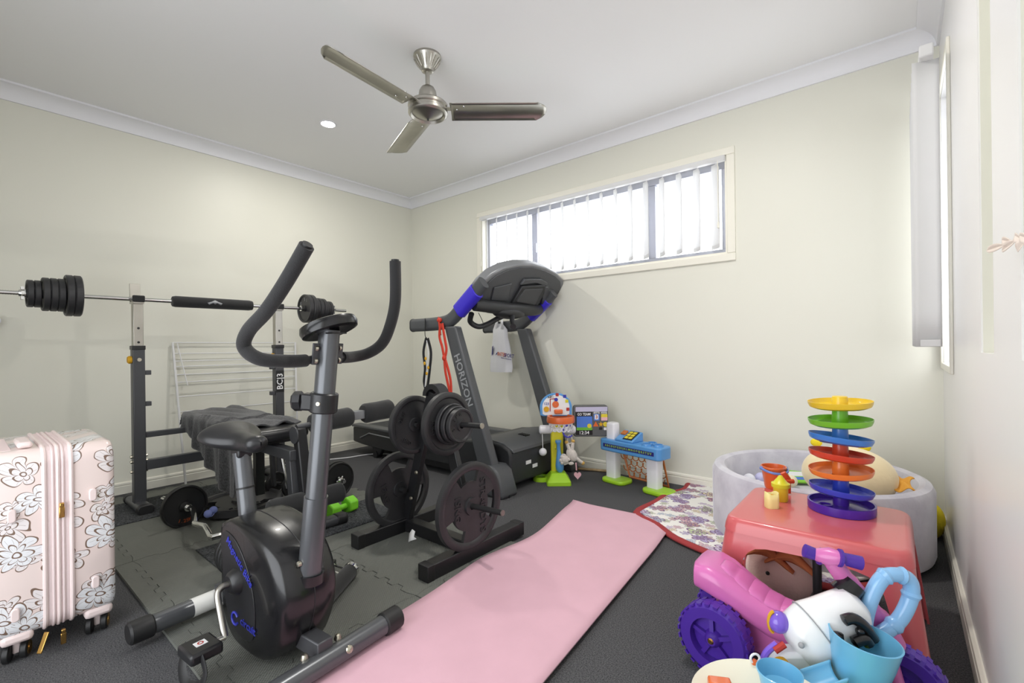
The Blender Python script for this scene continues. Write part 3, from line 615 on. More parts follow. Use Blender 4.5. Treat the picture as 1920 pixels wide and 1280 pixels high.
obj('label_patch', MB().bb(RX+.0295, RX+.0306, RYR-.029, RYR+.029, .66, .82), 'black_print', t)
obj('spine', MB().bb(RX+.02, -2.42, bc-.03, bc+.03, .40, .455), 'frame_grey', t, bevel=.004)
obj('bench_pad', MB().bb(-3.58, -2.98, bc-.15, bc+.15, .495, .56), 'vinyl', t, bevel=.025, bseg=3)
obj('seat_pad', MB().bb(-2.96, -2.56, bc-.15, bc+.15, .485, .55), 'vinyl', t, bevel=.025, bseg=3)
for x in (-3.3, -2.7): obj('pad_bracket', MB().bb(x-.03, x+.03, bc-.1, bc+.1, .455, .497), 'black_plastic', t)
obj('front_leg', MB().bar((-2.46, bc, .43), (-2.40, bc, .05), .055, .055, (0, 1, 0)), 'frame_grey', t, bevel=.004)
ft = [V3((-2.38, bc-.22, .045)), V3((-2.38, bc+.22, .045))]
obj('floor_foot', MB().loft([[p+V3((1, 0, 0))*a+V3((0, 0, 1))*b_ for a, b_ in rrect(.07, .05, .022, 4)] for p in ft]), 'frame_grey', t)
for p in ft: obj('foot_cap', MB().loft([[p+V3((0, q, 0))+V3((1, 0, 0))*a+V3((0, 0, 1))*b_ for a, b_ in rrect(.078, .058, .026, 4)] for q in (-.03, .03)]), 'rubber', t, bevel=.006)
obj('support_strut', MB().bar((-3.0, bc+.05, .44), (-3.0, bc+.05, .1), .05, .05), 'black_plastic', t, bevel=.004)
obj('support_strut', MB().bar((-2.85, bc+.06, .44), (-2.82, bc+.06, .18), .02, .035), 'black_plastic', t, bevel=.003)
obj('selector_rod', MB().tube([(-2.84, bc+.1, .42), (-2.78, bc+.12, .16)], .008, 8), 'chrome', t)
obj('leg_lever', MB().bar((-2.44, bc+.03, .56), (-2.36, bc+.03, .16), .055, .055, (0, 1, 0)), 'black_plastic', t, bevel=.008)
obj('pivot_plate', MB().lathe([(.001, 0), (.045, 0), (.045, .006), (.001, .006)], (-2.43, bc+.0, .53), (0, -1, 0), 20), 'frame_grey', t)
obj('roller_axle', MB().tube([(-2.45, bc+.02, .565), (-2.45, 1.76, .60)], .016, 10), 'frame_grey', t)
obj('axle_collar', MB().box((-2.45, 1.525, .588), (.05, .07, .05)), 'tm_light', t, bevel=.004)
def roll(a, b_, r, parent):
    a, b_ = V3(a), V3(b_); ps = [a.lerp(b_, k) for k in (0, .02, .08, .3, .5, .7, .92, .98, 1)]
    return obj('foam_roller', MB().tube(ps, [r*.55, r*.85, r, r*.99, r*.97, r*.99, r, r*.85, r*.55], 22), 'black_foam', parent)
roll((-2.45, 1.24, .572), (-2.45, 1.485, .584), .055, t); roll((-2.45, 1.56, .59), (-2.45, 1.76, .60), .058, t)
roll((-2.36, .98, .195), (-2.36, 1.165, .195), .052, t); roll((-2.36, 1.21, .195), (-2.36, 1.37, .195), .052, t)
# towel draped over the pad, hanging to the near side
def tow(u, v):
    x = -3.70+u*1.02; e = 1-abs(2*u-1)**6
    hang = (.02+.34*min(1, u/.8)**.85)*(1 if u < .94 else max(.12, 1-(u-.94)/.05))
    s = v*(.33+hang); top = .31
    wob = .012*math.sin(u*31+v*4)+.007*math.sin(u*57+2)
    if s < top: y = bc+.158-s; z = .572+.006*math.sin(u*17+s*40)+.006*math.sin(s*55+u*9)-(.012 if u > .66 else 0)
    else:
        k = s-top; y = bc+.158-top-.02*min(1, k/.03)-wob*min(1, k/.1); z = .566-max(0, k-.01)-(.012 if u > .66 else 0)
    if u < .04: z -= .05*(1-u/.04); x += .025*(1-u/.04)
    return V3((x, y, z))
tag(obj('towel', MB().grid(tow, 70, 50), 'towel', solid=.007), 'charcoal grey bath towel draped over the bench pad', 'towel')

# ---- barbell on the rack
BX, BZ = -3.575, 1.292
t = thing('barbell', 'long chrome barbell resting across the bench rack', 'barbell', (BX, 1.145, BZ))
obj('shaft', MB().cyl((BX, .46, BZ), (BX, 1.78, BZ), .0125, seg=16), 'chrome', t)
for a, b_ in ((.165, .46), (1.78, 2.13)): obj('threaded_sleeve', MB().tube([(BX, a+(b_-a)*k/60, BZ) for k in range(61)], [.0125 if k % 2 else .0108 for k in range(61)], 14), 'chrome', t)
for y, d in ((.262, -1), (2.0, 1)):
    n = MB().lathe([(.013, 0), (.026, 0), (.026, .012), (.02, .016), (.018, .026), (.013, .026)], (BX, y, BZ), (0, d, 0), 18)
    for k in range(6): a = PI/3*k; n.box((BX+.03*math.cos(a), y+d*.012, BZ+.03*math.sin(a)), (.016, .012, .016))
    obj('star_collar', n, 'chrome', t)
obj('inner_collar', MB().lathe([(.012, 0), (.022, 0), (.022, .018), (.012, .018)], (BX, 1.745, BZ), (0, 1, 0), 18), 'chrome', t)
obj('inner_collar', MB().lathe([(.012, 0), (.022, 0), (.022, .018), (.012, .018)], (BX, .462, BZ), (0, 1, 0), 18), 'chrome', t)
pd_ = thing('barbell_pad', 'black foam sleeve around the middle of the barbell', 'pad', (BX, 1.15, BZ))
obj('sleeve', MB().tube([(BX, .91, BZ), (BX, .914, BZ), (BX, .93, BZ), (BX, 1.37, BZ), (BX, 1.39, BZ), (BX, 1.394, BZ)], [.022, .032, .036, .036, .032, .022], 22), 'black_foam', pd_)
q_ = obj('emblem', MB().add([V3((BX+.0365, 1.145+a, BZ+.004-abs(a)*.35+b_)) for a, b_ in [(-.045, .012), (-.02, .012), (0, .016), (.02, .012), (.045, .012), (.035, -.004), (.012, .0), (0, -.012), (-.012, 0), (-.035, -.004)]], [tuple(range(10))]), 'grey_print', pd_, solid=.001)
PL = [(.272, .027, .074), (.30, .027, .074), (.331, .03, .092), (.362, .03, .092), (.392, .03, .092), (.424, .033, .116), (.458, .033, .116)]
nm = ['outermost small', 'second small', 'outer medium', 'middle medium', 'inner medium', 'outer large', 'innermost large']
for (y, th, r), l in zip(PL, nm):
    tag(obj('weight_plate', polar_plate(r, th, .0135, o=(BX, y+.006, BZ), ax=(0, 1, 0), hub=.025, rim=.014, seg=48), 'black_iron'), '%s black plate at the left end of the barbell' % l, 'weight plate', 'plates on the barbell')
PR = [(1.785, .033, .112), (1.82, .033, .112), (1.853, .03, .09), (1.885, .03, .09), (1.917, .028, .088), (1.948, .027, .07), (1.976, .025, .07)]
nm = ['innermost large', 'second large', 'inner medium', 'middle medium', 'outer medium', 'inner small', 'outermost small']
for k, ((y, th, r), l) in enumerate(zip(PR, nm)):
    o = tag(obj('weight_plate', polar_plate(r, th, .0135, o=(BX, y, BZ), ax=(0, 1, 0), hub=.025, rim=.014, seg=48), 'black_iron'), '%s black plate at the far right end of the barbell' % l, 'weight plate', 'plates on the barbell')
    if k == 0:
        for a in range(5): q = math.radians(60+a*28); text('15 KG'[a], .035, (BX-.07*math.cos(PI-q), y-.009, BZ+.07*math.sin(q)), (math.sin(q), 0, math.cos(q)) if 0 else (1, 0, 0), (0, 0, 1), 'grey_print', o) if a != 2 else None

# ---- clothes airer leaning on the left wall
t = thing('clothes_airer', 'white wire clothes airer leaning folded against the left wall', 'airer', (-4.0, 1.5, 0))
def airx(z): return XL+.02+.10*(1-z/1.04)
for y0, y1 in ((1.045, 1.085), (1.945, 1.905)):
    obj('side_rail', MB().tube([(airx(1.04), y0, 1.035), (airx(.0)+.01, y1, .006)], .008, 8), 'white_wire', t)
obj('side_rail', MB().tube([(airx(1.04)+.01, 1.07, 1.03), (airx(.7)+.02, 1.12, .72)], .004, 8), 'white_wire', t)
for z in (1.035, .955, .90, .86, .80, .745, .64, .53, .40): obj('rung', MB().tube([(airx(z), 1.045+.04*(1-z), z), (airx(z), 1.945-.04*(1-z), z-.004)], .0035, 8), 'white_wire', t)

# ================================================================== EXERCISE BIKE
by = .09                                                    # heading (radians) of the bike on the floor
B0 = V3((-1.65, .675, 0)); bu = V3((math.cos(by), math.sin(by), 0)); bv = V3((-math.sin(by), math.cos(by), 0)); bz = V3((0, 0, 1))
def bk(x, y, z): return B0+bu*x+bv*y+bz*z
t = thing('exercise_bike', 'black and grey upright exercise bike standing on the foam tiles', 'exercise bike', B0)
def stab(c, h, lab):
    r = .031
    obj('stabilizer', MB().tube([c-bv*h, c+bv*h], r, 24), 'bike_grey', t)
    for s_ in (-1, 1):
        e = c+bv*h*s_
        obj('end_cap', MB().tube([e-bv*s_*.035, e-bv*s_*.03, e+bv*s_*.028, e+bv*s_*.034], [.033, .037, .037, .03], 16), 'rubber', t, ang=30)
z0 = .036+fz+.008
stab(bk(.335, .005, z0), .24, 'front'); stab(bk(-.32, -.0, z0), .25, 'rear')
obj('tape', MB().tube([bk(-.32, -.10, z0), bk(-.32, .04, z0)], .0318, 24), 'tape_white', t)
obj('base_beam', MB().bar(bk(-.32, 0, z0+.03), bk(.335, 0, z0+.035), .05, .05), 'frame_grey', t, bevel=.004)
for s_ in (-.055, .055):
    obj('bolt', MB().lathe([(.001, .016), (.008, .014), (.012, .004), (.012, 0)], bk(.315, s_, z0+.028), bz, 10), 'bolt', t)
obj('bolt', MB().lathe([(.001, .006), (.01, .004), (.012, 0)], bk(.365, .06, z0+.012), bu*.9+bz*.4, 10), 'bolt', t)
# moulded body: lofted across the width so the flanks bulge
side = [(-.07, .415), (-.092, .40), (-.092, .25), (-.08, .12), (-.03, .055), (.03, .032), (.15, .03), (.215, .065), (.265, .15), (.285, .23), (.265, .31), (.215, .37), (.14, .405), (.05, .425), (-.04, .43)]
sc_ = sum((V3((a, 0, b_)) for a, b_ in side), V3())/len(side); so = [V3((p.x, 0, p.z)) for p in spl([(a, 0, b_) for a, b_ in side], 4, True)]
rings = []
for w_, k in ((-.098, .76), (-.096, .86), (-.09, .93), (-.074, .98), (-.03, 1), (.03, 1), (.074, .98), (.09, .93), (.096, .86), (.098, .76)):
    rings.append([bk(-.085+(p.x+.085)*k, w_, sc_.z+(p.z-sc_.z)*(1-(1-k)*.45)) for p in so])
body = obj('body_shell', MB().loft(rings), 'black_gloss', t, ang=60)
obj('shell_seam', MB().tube([bk(sc_.x+(p.x-sc_.x)*1.003, 0, sc_.z+(p.z-sc_.z)*1.003) for p in so], .0016, 6, True), 'black_plastic', body)
obj('flank_panel', MB().poly([bk(p.x, -.0975, p.y) for p in spl([(-.078, .375, 0), (-.02, .385, 0), (.045, .345, 0), (.10, .27, 0), (.125, .18, 0), (.115, .1, 0), (.07, .075, 0), (-.0, .085, 0), (-.05, .13, 0), (-.076, .25, 0)], 5, True)], -bv*.003), 'black_plastic', body, bevel=.002)
text('Magnetic Bike', .034, bk(.035, -.1018, .312), bu-bz*.72, bz, 'blue_print', body)
text('circuit', .036, bk(.085, -.1018, .125), bu-bz*.10, bz, 'blue_print', body)
obj('logo_ring', MB().tube([bk(.005+.019*math.cos(a), -.1015, .125+.019*math.sin(a)) for a in (.5+5.3*k/16 for k in range(17))], .004, 6), 'blue_print', body)
obj('crank_boss', MB().lathe([(.001, .028), (.025, .028), (.035, .02), (.042, 0)], bk(.015, -.098, .245), -bv, 24), 'black_plastic', t)
ca = bk(.015, -.12, .245); cb_ = bk(.08, -.165, .112+fz)
obj('crank_arm', MB().tube(spl([ca, ca-bv*.022, ca-bv*.038+bu*.006-bz*.014, (ca-bv*.04).lerp(cb_, .5), cb_], 6), .0095, 12), 'steel', t)
obj('crank_arm', MB().tube(spl([bk(-.02, .1, .245), bk(-.01, .135, .27), bk(.0, .15, .38)], 6), .0095, 12), 'steel', t)
ped = obj('pedal', MB().box(cb_-bv*.065-bu*.0+bz*.0, (.095, .085, .032), Matrix((bu, bv, bz)).transposed()), 'black_plastic', t, bevel=.008)
obj('spindle', MB().cyl(cb_, cb_-bv*.03, .008), 'chrome', ped)
obj('sticker', MB().box(cb_-bv*.065+bz*.0168, (.026, .03, .001), Matrix((bu, bv, bz)).transposed()), 'white_print', ped)
obj('sticker_mark', MB().lathe([(.005, 0), (.008, 0), (.008, .0008), (.005, .0008)], cb_-bv*.065+bz*.0175, bz, 14), 'red_print', ped)
pc = cb_-bv*.065
obj('pedal_strap', MB().tube(spl([pc+bu*.045-bv*.015, pc+bu*.078-bv*.02-bz*.03, pc+bu*.06-bv*.03-bz*.068, pc+bu*.0-bv*.035-bz*.085, pc-bu*.045-bv*.03-bz*.06, pc-bu*.06-bv*.02-bz*.03, pc-bu*.046-bv*.015], 6), .017, 8, flat=.22), 'rubber', ped)
# seat
sp0, sp1 = bk(-.115, 0, .40), bk(-.155, 0, .615)
obj('seat_post', MB().tube([sp0, sp1], .029, 24), 'bike_grey', t)
obj('post_ring', MB().tube([sp0.lerp(sp1, .42), sp0.lerp(sp1, .45)], .0305, 24), 'rubber', t)
def seat(u, v):
    sm = lambda e0, e1, x: (lambda q: q*q*(3-2*q))(max(0, min(1, (x-e0)/(e1-e0))))
    w = .104-.066*sm(.18, .72, u); e = max(0, (abs(2*u-1)-.72)/.28); cap = math.sqrt(max(0, 1-e*e*.998)); a = 2*PI*v
    top = .036+.01*math.cos(3*u); zc = .655+.018*(1-sm(0, .5, u))+.004*sm(.6, 1, u)
    return bk(-.285+u*.265, w*cap*math.cos(a), zc+(top if math.sin(a) > 0 else .034)*math.sin(a)*(.25+.75*cap))
obj('saddle', MB().grid(seat, 26, 28), 'vinyl', t, ang=70)
obj('saddle_clamp', MB().box(bk(-.155, 0, .615), (.06, .05, .03), Matrix((bu, bv, bz)).transposed()), 'black_plastic', t, bevel=.006)
# handlebar post, collar and knob
h0, h1 = py(581, 1075, .70), py(618, 618, .735)
obj('handlebar_post', MB().tube([h0, h1], .033, 28, flat=.9), 'bike_grey', t)
hd = (h1-h0).normalized(); hp = lambda k: h0.lerp(h1, k)
obj('post_sleeve', MB().tube([hp(.0), hp(.32)], .0345, 28), 'bike_grey', t)
obj('post_boot', MB().tube([hp(-.03), hp(.01)], .042, 28), 'black_gloss', t)
obj('post_collar', MB().tube([hp(.665), hp(.67), hp(.74), hp(.745)], [.037, .041, .041, .037], 28), 'black_plastic', t, ang=30)
obj('collar_screw', MB().lathe([(.001, .003), (.006, .002), (.007, 0)], hp(.705)+V3((.026, -.032, 0)), (.63, -.77, 0), 10), 'bolt', t)
kd = (-bu*.75-bv*.66).normalized()
obj('clamp_block', MB().bar(hp(.705), hp(.712)+kd*.062, .05, .05), 'black_plastic', t, bevel=.006)
kn = MB(); kn.lathe([(.001, .03), (.024, .03), (.03, .024), (.03, .004), (.022, 0), (.001, 0)], hp(.713)+kd*.06, kd, 8); obj('tension_knob', kn, 'black_plastic', t, ang=25)
obj('bolt', MB().lathe([(.001, .01), (.008, .009), (.009, 0)], hp(.06)-bv*.035, -bv, 10), 'bolt', t)
# handlebars
hb = hp(.905)
Lh = [hb, py(585, 674, .69), py(535, 677, .60), py(485, 672, .535), py(458, 650, .51), py(466, 620, .51), py(500, 582, .525), py(535, 530, .54), py(575, 461, .555)]
Rh = [hb, py(632, 669, .78), py(660, 669, .86), py(690, 662, .915), py(715, 645, .935), py(730, 615, .94), py(741, 565, .945), py(741, 490, .945)]
for P_ in (Lh, Rh):
    sp_ = spl(P_, 7); k = 9
    obj('handlebar', MB().tube(sp_[:k+3], .0125, 16), 'frame_grey', t)
    obj('handlebar_foam', MB().tube(sp_[k:], .0185, 20), 'black_foam', t)
    obj('end_plug', MB().tube([sp_[-1]-(sp_[-1]-sp_[-2])*.2, sp_[-1]+(sp_[-1]-sp_[-2]).normalized()*.006], .013, 16), 'rubber', t)
for s_ in (-1, 1):
    pl = obj('bar_bracket', MB().bar(hp(.86)+bv*s_*.034, hp(.945)+bv*s_*.034, .034, .006, tuple(bu)), 'frame_grey', t, bevel=.002)
    for q in (.875, .925): obj('bolt', MB().lathe([(.001, .008), (.007, .008), (.009, .004), (.009, 0)], hp(q)+bv*s_*.036-bu*.0, bv*s_, 10), 'bolt', t)
# round disc on top, tilted
dn = V3((-.30, -.16, .94)).normalized(); dc = py(617, 614, .735)
tag_ = obj('top_disc', MB().lathe([(.001, -.014), (.05, -.014), (.07, -.018), (.082, -.014), (.086, 0), (.082, .014), (.07, .018), (.05, .012), (.001, .012)], dc, dn, 48), 'black_gloss', t)
u_, w_, _d = frame(dn)
stv = [dc+(u_*math.cos(a)+w_*math.sin(a))*.0868 for a in np.linspace(math.radians(205), math.radians(262), 9)]
b = MB(); b.add([p+dn*h for h in (-.010, .011) for p in stv], [(i, i+1, i+10, i+9) for i in range(8)]); obj('blue_sticker', b, 'bobble', tag_, solid=.002)
obj('disc_plate', MB().bar(hp(.985)-bu*.05, hp(.985)+bu*.05, .05, .004), 'black_plastic', t)

# ================================================================== PLATE TREE
t = thing('plate_rack', 'black A-frame weight plate rack beside the pink mat', 'plate rack', (-1.785, 1.55, 0))
ax_ = -1.785; ty = 1.55
for x in (-2.035, -1.525):
    obj('floor_beam', MB().bb(x-.03, x+.03, 1.26, 1.86, fz, fz+.065), 'black_plastic', t, bevel=.004)
    for y in (1.262, 1.858): obj('beam_cap', MB().bb(x-.032, x+.032, y-.02, y+.02, fz, fz+.067), 'rubber', t, bevel=.003)
    sg = 1 if x > ax_ else -1
    obj('leg', MB().bar((x-sg*.01, ty, fz+.06), (ax_+sg*.022, ty, .755), .06, .03, (0, 1, 0)), 'black_plastic', t, bevel=.004)
    for z in (.2, .34): obj('bolt', MB().lathe([(.001, .01), (.008, .009), (.01, 0)], (x-sg*(.02+z*.32)+sg*.0, ty-.03, z), (0, -1, 0), 8), 'bolt', t)
obj('cross_beam', MB().bb(-2.01, -1.55, ty-.03, ty+.03, fz+.002, fz+.062), 'black_plastic', t, bevel=.004)
arch = [(ax_+.055*math.cos(a), ty, .735+.05*math.sin(a)) for a in np.linspace(0, PI, 12)]
b = MB(); b.loft([[V3(p)+V3((0, 1, 0))*w2_+(V3(p)-V3((ax_, ty, .735))).normalized()*h_ for w2_, h_ in ((-.03, -.014), (.03, -.014), (.03, .012), (-.03, .012))] for p in arch]); obj('top_bend', b, 'black_plastic', t)
pegs = {'ur': (1, .615, -1.70, -1.43), 'lr': (1, .255, -1.58, -1.315), 'ul': (-1, .585, -1.87, -2.08), 'll': (-1, .235, -1.98, -2.21)}
for k, (sg, z, x0, x1) in pegs.items():
    obj('peg', MB().cyl((x0, ty-.045, z), (x1, ty-.045, z+.012), .0125, seg=16), 'rubber', t); obj('peg_tip', MB().cyl((x1, ty-.045, z+.012), (x1+sg*.004, ty-.045, z+.0122), .0128, seg=16), 'steel', t)
pyc = ty-.045; G = 'plates on the plate rack'
o = tag(obj('weight_plate', polar_plate(.198, .034, .014, ((10, 0), (72, 122), (200, 250), (325, 375)), o=(-1.51, pyc, .257), ax=(1, 0, 0), hub=.04, rim=.03, seg=96), 'black_iron'), 'large 15 kg plate with three grip slots facing the pink mat', 'weight plate', G)
text('15KG', .05, (-1.5015, pyc-.085, .265), (0, 0, -1), (0, 1, 0), 'black_iron', o, ext=.004); text('STRADDYS', .052, (-1.5015, pyc+.075, .245), (0, 0, -1), (0, 1, 0), 'black_iron', o, ext=.004)
o = tag(obj('weight_plate', polar_plate(.195, .034, .014, ((65, 115), (185, 235), (305, 355)), o=(-2.035, pyc, .237), ax=(-1, 0, 0), hub=.04, rim=.028, seg=96), 'black_iron'), 'large slotted black plate on the lower far peg of the plate rack', 'weight plate', G)
text('15KG', .045, (-2.026, pyc-.09, .237), (0, .3, -1), (0, 1, 0), 'black_iron', o, ext=.003)
o = tag(obj('weight_plate', polar_plate(.148, .03, .014, o=(-1.905, pyc, .587), ax=(-1, 0, 0), hub=.035, rim=.022), 'black_iron'), 'medium black plate on the upper far peg of the plate rack', 'weight plate', G)
for a in (150, 235): q = math.radians(a); text('10KG', .028, (-1.897, pyc+.09*math.cos(q), .587+.09*math.sin(q)), (0, -math.sin(q), math.cos(q)), (0, math.cos(q), math.sin(q)), 'black_iron', o, ext=.004)
o = tag(obj('weight_plate', polar_plate(.15, .032, .014, o=(-1.655, pyc, .616), ax=(1, 0, 0), hub=.035, rim=.024), 'black_iron'), 'medium black plate behind three small plates on the upper near peg', 'weight plate', G)
text('10KG', .03, (-1.647, pyc-.095, .61), (0, 0, -1), (0, 1, 0), 'black_iron', o, ext=.005)
for x, r, l in ((-1.622, .098, 'innermost and widest of three small plates on the upper near peg'), (-1.595, .088, 'middle one of three small plates on the upper near peg'), (-1.567, .08, 'outermost of three small plates on the upper near peg')):
    o = tag(obj('weight_plate', polar_plate(r, .026, .014, o=(x, pyc, .617), ax=(1, 0, 0), hub=.026, rim=.012, seg=60), 'black_iron'), l, 'weight plate', G)
    if r == .08:
        for k_, ch in enumerate('2.5KG'): q = math.radians(200-k_*26); text(ch, .02, (x+.0065, pyc+.05*math.cos(q), .617+.05*math.sin(q)), (0, math.sin(q), -math.cos(q)), (0, math.cos(q), math.sin(q)), 'black_iron', o, ext=.003)
tag(obj('paper_scrap', MB().add([py(768, 1000, 1.40), py(773, 992, 1.40), py(778, 996, 1.39), py(776, 1006, 1.38), py(781, 1010, 1.38), py(769, 1014, 1.37), py(766, 1016, 1.37)], [(0, 1, 2, 3), (3, 4, 5), (0, 3, 5, 6)]), 'white_print', solid=.003), 'small crumpled white tag on the foam beside the plate rack beam', 'tag')

# ================================================================== LOOSE WEIGHTS
ezr = .118; ez = [(-3.36, .745), (-3.02, .80), (-2.93, .815), (-2.88, .775), (-2.79, .80), (-2.70, .77), (-2.55, .855), (-2.42, .80)]
EZ = [pz(300, 932, ezr), pz(352, 951, ezr), pz(362, 954, ezr), pz(365, 982, ezr), pz(384, 986, ezr), pz(396, 1008, ezr), pz(424, 1000, ezr), pz(440, 1012, ezr), pz(455, 1030, ezr)]
t = thing('curl_bar', 'zigzag chrome curl bar lying on the foam tiles', 'curl bar', (EZ[0].x, EZ[0].y, fz))
obj('handle', MB().tube([a.lerp(c, k) for a, c in zip(EZ[1:7], EZ[2:8]) for k in (.08, .5, .92)], .0135, 14), 'chrome', t)
dl = (EZ[1]-EZ[0]).normalized()
obj('sleeve', MB().cyl(EZ[1]-dl*.30, EZ[1]+dl*.01, .0135, seg=16), 'chrome', t); obj('sleeve', MB().cyl(EZ[7], EZ[8]+(EZ[8]-EZ[7])*.9, .0135, seg=16), 'chrome', t)
obj('collar', MB().cyl(EZ[1]-dl*.115, EZ[1]-dl*.055, .024, seg=20), 'chrome', t); obj('collar', MB().cyl(EZ[1]-dl*.02, EZ[1]+dl*.008, .02, seg=20), 'chrome', t)
o = tag(obj('weight_plate', polar_plate(ezr-.002, .028, .0135, o=EZ[1]-dl*.036, ax=dl, hub=.03, rim=.012, web=.35, seg=60), 'rubber'), 'black 1.25 kg plate on the curl bar end near the rack foot', 'weight plate')
for k_, ch in enumerate('1.25KG'):
    q = math.radians(248+k_*10); uu = V3((-dl.y, dl.x, 0)); text(ch, .026, EZ[1]-dl*.029+uu*.078*math.cos(q)+bz*.078*math.sin(q), uu*-math.sin(q)+bz*math.cos(q), -uu*math.cos(q)-bz*math.sin(q), 'plate_print', o)
d2 = (EZ[8]-EZ[7]).normalized()
for k_, l in ((0, 'outer-facing'), (1, 'middle'), (2, 'inner')): tag(obj('weight_plate', polar_plate(.105-.003*k_, .03, .0135, o=EZ[8]+d2*(.032*k_)-bz*.004, ax=d2, hub=.026, rim=.013, seg=48), 'rubber'), 'black plate on the curl bar behind the bike body, %s of three' % l, 'weight plate', 'plates on the near end of the curl bar')
o = tag(obj('weight_plate', polar_plate(.235, .045, .025, ((80, 140), (200, 260), (320, 380)), o=(-3.12, 1.135, fz+.032), ax=(0, 0, 1), hub=.05, rim=.03, seg=96, up=(1, 0, 0)), 'black_iron'), 'largest black plate lying flat on the floor under the bench', 'weight plate')
text('20KG', .07, (-2.98, 1.11, fz+.045), (0, 1, 0), (-1, 0, 0), 'black_iron', o, ext=.003)
t = thing('hair_bobble', 'pair of small pale blue bobbles lying on the flat plate', 'hair tie', pz(397, 962, .05))
for p in ((400, 956), (390, 963)): obj('bobble', MB().ell(pz(*p, .075), .021), 'bobble', t)
obj('elastic', MB().tube(spl([pz(389, 964, .062), pz(396, 968, .058), pz(403, 960, .06)], 5), .003, 6), 'bobble', t)
def dumbbell(c, d, half, r, n, lab, star=True):
    d = V3(d).normalized(); c = V3(c); t = thing('dumbbell', lab, 'dumbbell', (c.x, c.y, fz), None)
    obj('bar', MB().cyl(c-d*(half+.035), c+d*(half+.035), .0125, seg=14), 'chrome', t)
    for s_ in (-1, 1):
        for k in range(n): obj('plate', polar_plate(r-.006*k, .024, .0125, o=c+d*s_*(half-.05+.026*k), ax=d, hub=.026, rim=.011, seg=44), 'rubber', t)
        e = c+d*s_*(half-.05+.026*n-.012); b = MB().lathe([(.0125, 0), (.022, 0), (.022, .012), (.0125, .02)], e, d*s_, 14); u, w, _ = frame(d)
        for k in range(6): a = PI/3*k; b.ell(e+d*s_*.007+(u*math.cos(a)+w*math.sin(a))*.025, .008, 8, 6)
        obj('star_nut', b, 'chrome', t)
    return t
dumbbell((-3.13, 1.40, fz+.078), (.95, .28, 0), .125, .075, 1, 'chrome dumbbell with small black plates beside the flat plate')
dumbbell((-2.90, 1.57, fz+.122), (.97, .12, 0), .15, .12, 2, 'dumbbell with larger black plates behind the bike post')
t = thing('hex_dumbbell', 'lime green hexagonal dumbbell on the foam tile edge', 'dumbbell', (-2.58, 1.49, fz))
hx = [(.05*math.cos(PI/6+PI/3*k), .05*math.sin(PI/6+PI/3*k)) for k in range(6)]; ha, hb_ = pz(624, 957, .056), pz(656, 945, .056); hdv = (hb_-ha).normalized(); hs = V3((-hdv.y, hdv.x, 0))
for c_, s_ in ((ha, 1), (hb_, -1)): obj('head', MB().prism([(a, b_) for a, b_ in hx], c_-hdv*.03, hs, bz, hdv*.06), 'lime_dumbbell', t, bevel=.008)
obj('grip', MB().cyl(ha, hb_, .016, seg=16), 'lime_dumbbell', t)
g0, g1 = pz(655, 1072, .045), pz(608, 1125, .045)
t = thing('hand_grip', 'black foam tube grip with chrome end ring behind the bike', 'hand grip', ((g0.x+g1.x)/2, (g0.y+g1.y)/2, fz))
obj('tube', MB().tube([g0, g1], .031, 22), 'black_foam', t)
gd = (g0-g1).normalized(); obj('end_ring', MB().tube([g0, g0+gd*.012, g0+gd*.013, g0+gd*.022], [.033, .034, .031, .033], 22), 'chrome', t)
obj('wire', MB().tube(spl([g0-gd*.02+bz*.02, pz(634, 1062, .05), pz(622, 1055, .05)], 5), .004, 8), 'chrome', t); obj('wire', MB().tube(spl([pz(640, 1077, .05), pz(628, 1072, .05), pz(620, 1080, .05)], 5), .004, 8), 'chrome', t)
obj('end_block', MB().box(pz(615, 1062, .04), (.05, .08, .03), Matrix.Rotation(.8, 3, 'Z')), 'black_plastic', t, bevel=.004)

# ================================================================== SUITCASE
sx0, sx1, sy0, sy1, sz0, sz1 = -2.60, -2.135, .075, .37, .075, .665
t = thing('suitcase', 'pale pink hard-shell suitcase with brown line-drawn flowers', 'suitcase', ((sx0+sx1)/2, (sy0+sy1)/2, 0))
ym = .225
def shell(y0, y1, edge):
    out = rrect(sx1-sx0, sz1-sz0, .05, 6, (sx0+sx1)/2, (sz0+sz1)/2); c = V3(((sx0+sx1)/2, 0, (sz0+sz1)/2)); rings = []
    ys_ = [(y0, 1), (y1-(y1-y0)*.18, 1), (y1-(y1-y0)*.06, .985), (y1, .94)]
    for y, k in ys_: rings.append([V3((c.x+(a-c.x)*(1-(1-k)*1.0), y, c.z+(b_-c.z)*(1-(1-k)*.8))) for a, b_ in out])
    return MB().loft(rings)
obj('shell', shell(ym-.035, sy0, 0), 'case_floral', t, ang=50); obj('shell', shell(ym+.035, sy1, 0), 'case_floral', t, ang=50)
out = rrect(sx1-sx0+.004, sz1-sz0+.004, .052, 6, (sx0+sx1)/2, (sz0+sz1)/2)
band = obj('zip_band', MB().prism(out, (0, ym-.038, 0), (1, 0, 0), (0, 0, 1), (0, .076, 0)), 'case_tape', t)
for dy, r in ((-.032, .006), (-.012, .004), (.0, .0055), (.012, .004), (.032, .006)): obj('zip_piping' if r > .005 else 'zip_teeth', MB().tube([V3((a, ym+dy, b_)) for a, b_ in out], r, 8, True), 'case_pink' if r > .005 else 'case_tape', band)
for z, nm_ in ((.47, 'zip_pull'), (.055, 'zip_pull')):
    p = V3((sx1+.008, ym+.008, z)); q = obj(nm_, MB().box(p-bz*.018, (.006, .014, .036)), 'gold', t, bevel=.002); obj('slider', MB().box(p+bz*.006, (.012, .011, .014)), 'gold', q, bevel=.002)
q = obj('zip_pull', MB().bar((sx1+.004, ym-.03, .075), (sx1+.02, ym-.05, .02), .016, .005), 'gold', t, bevel=.002)
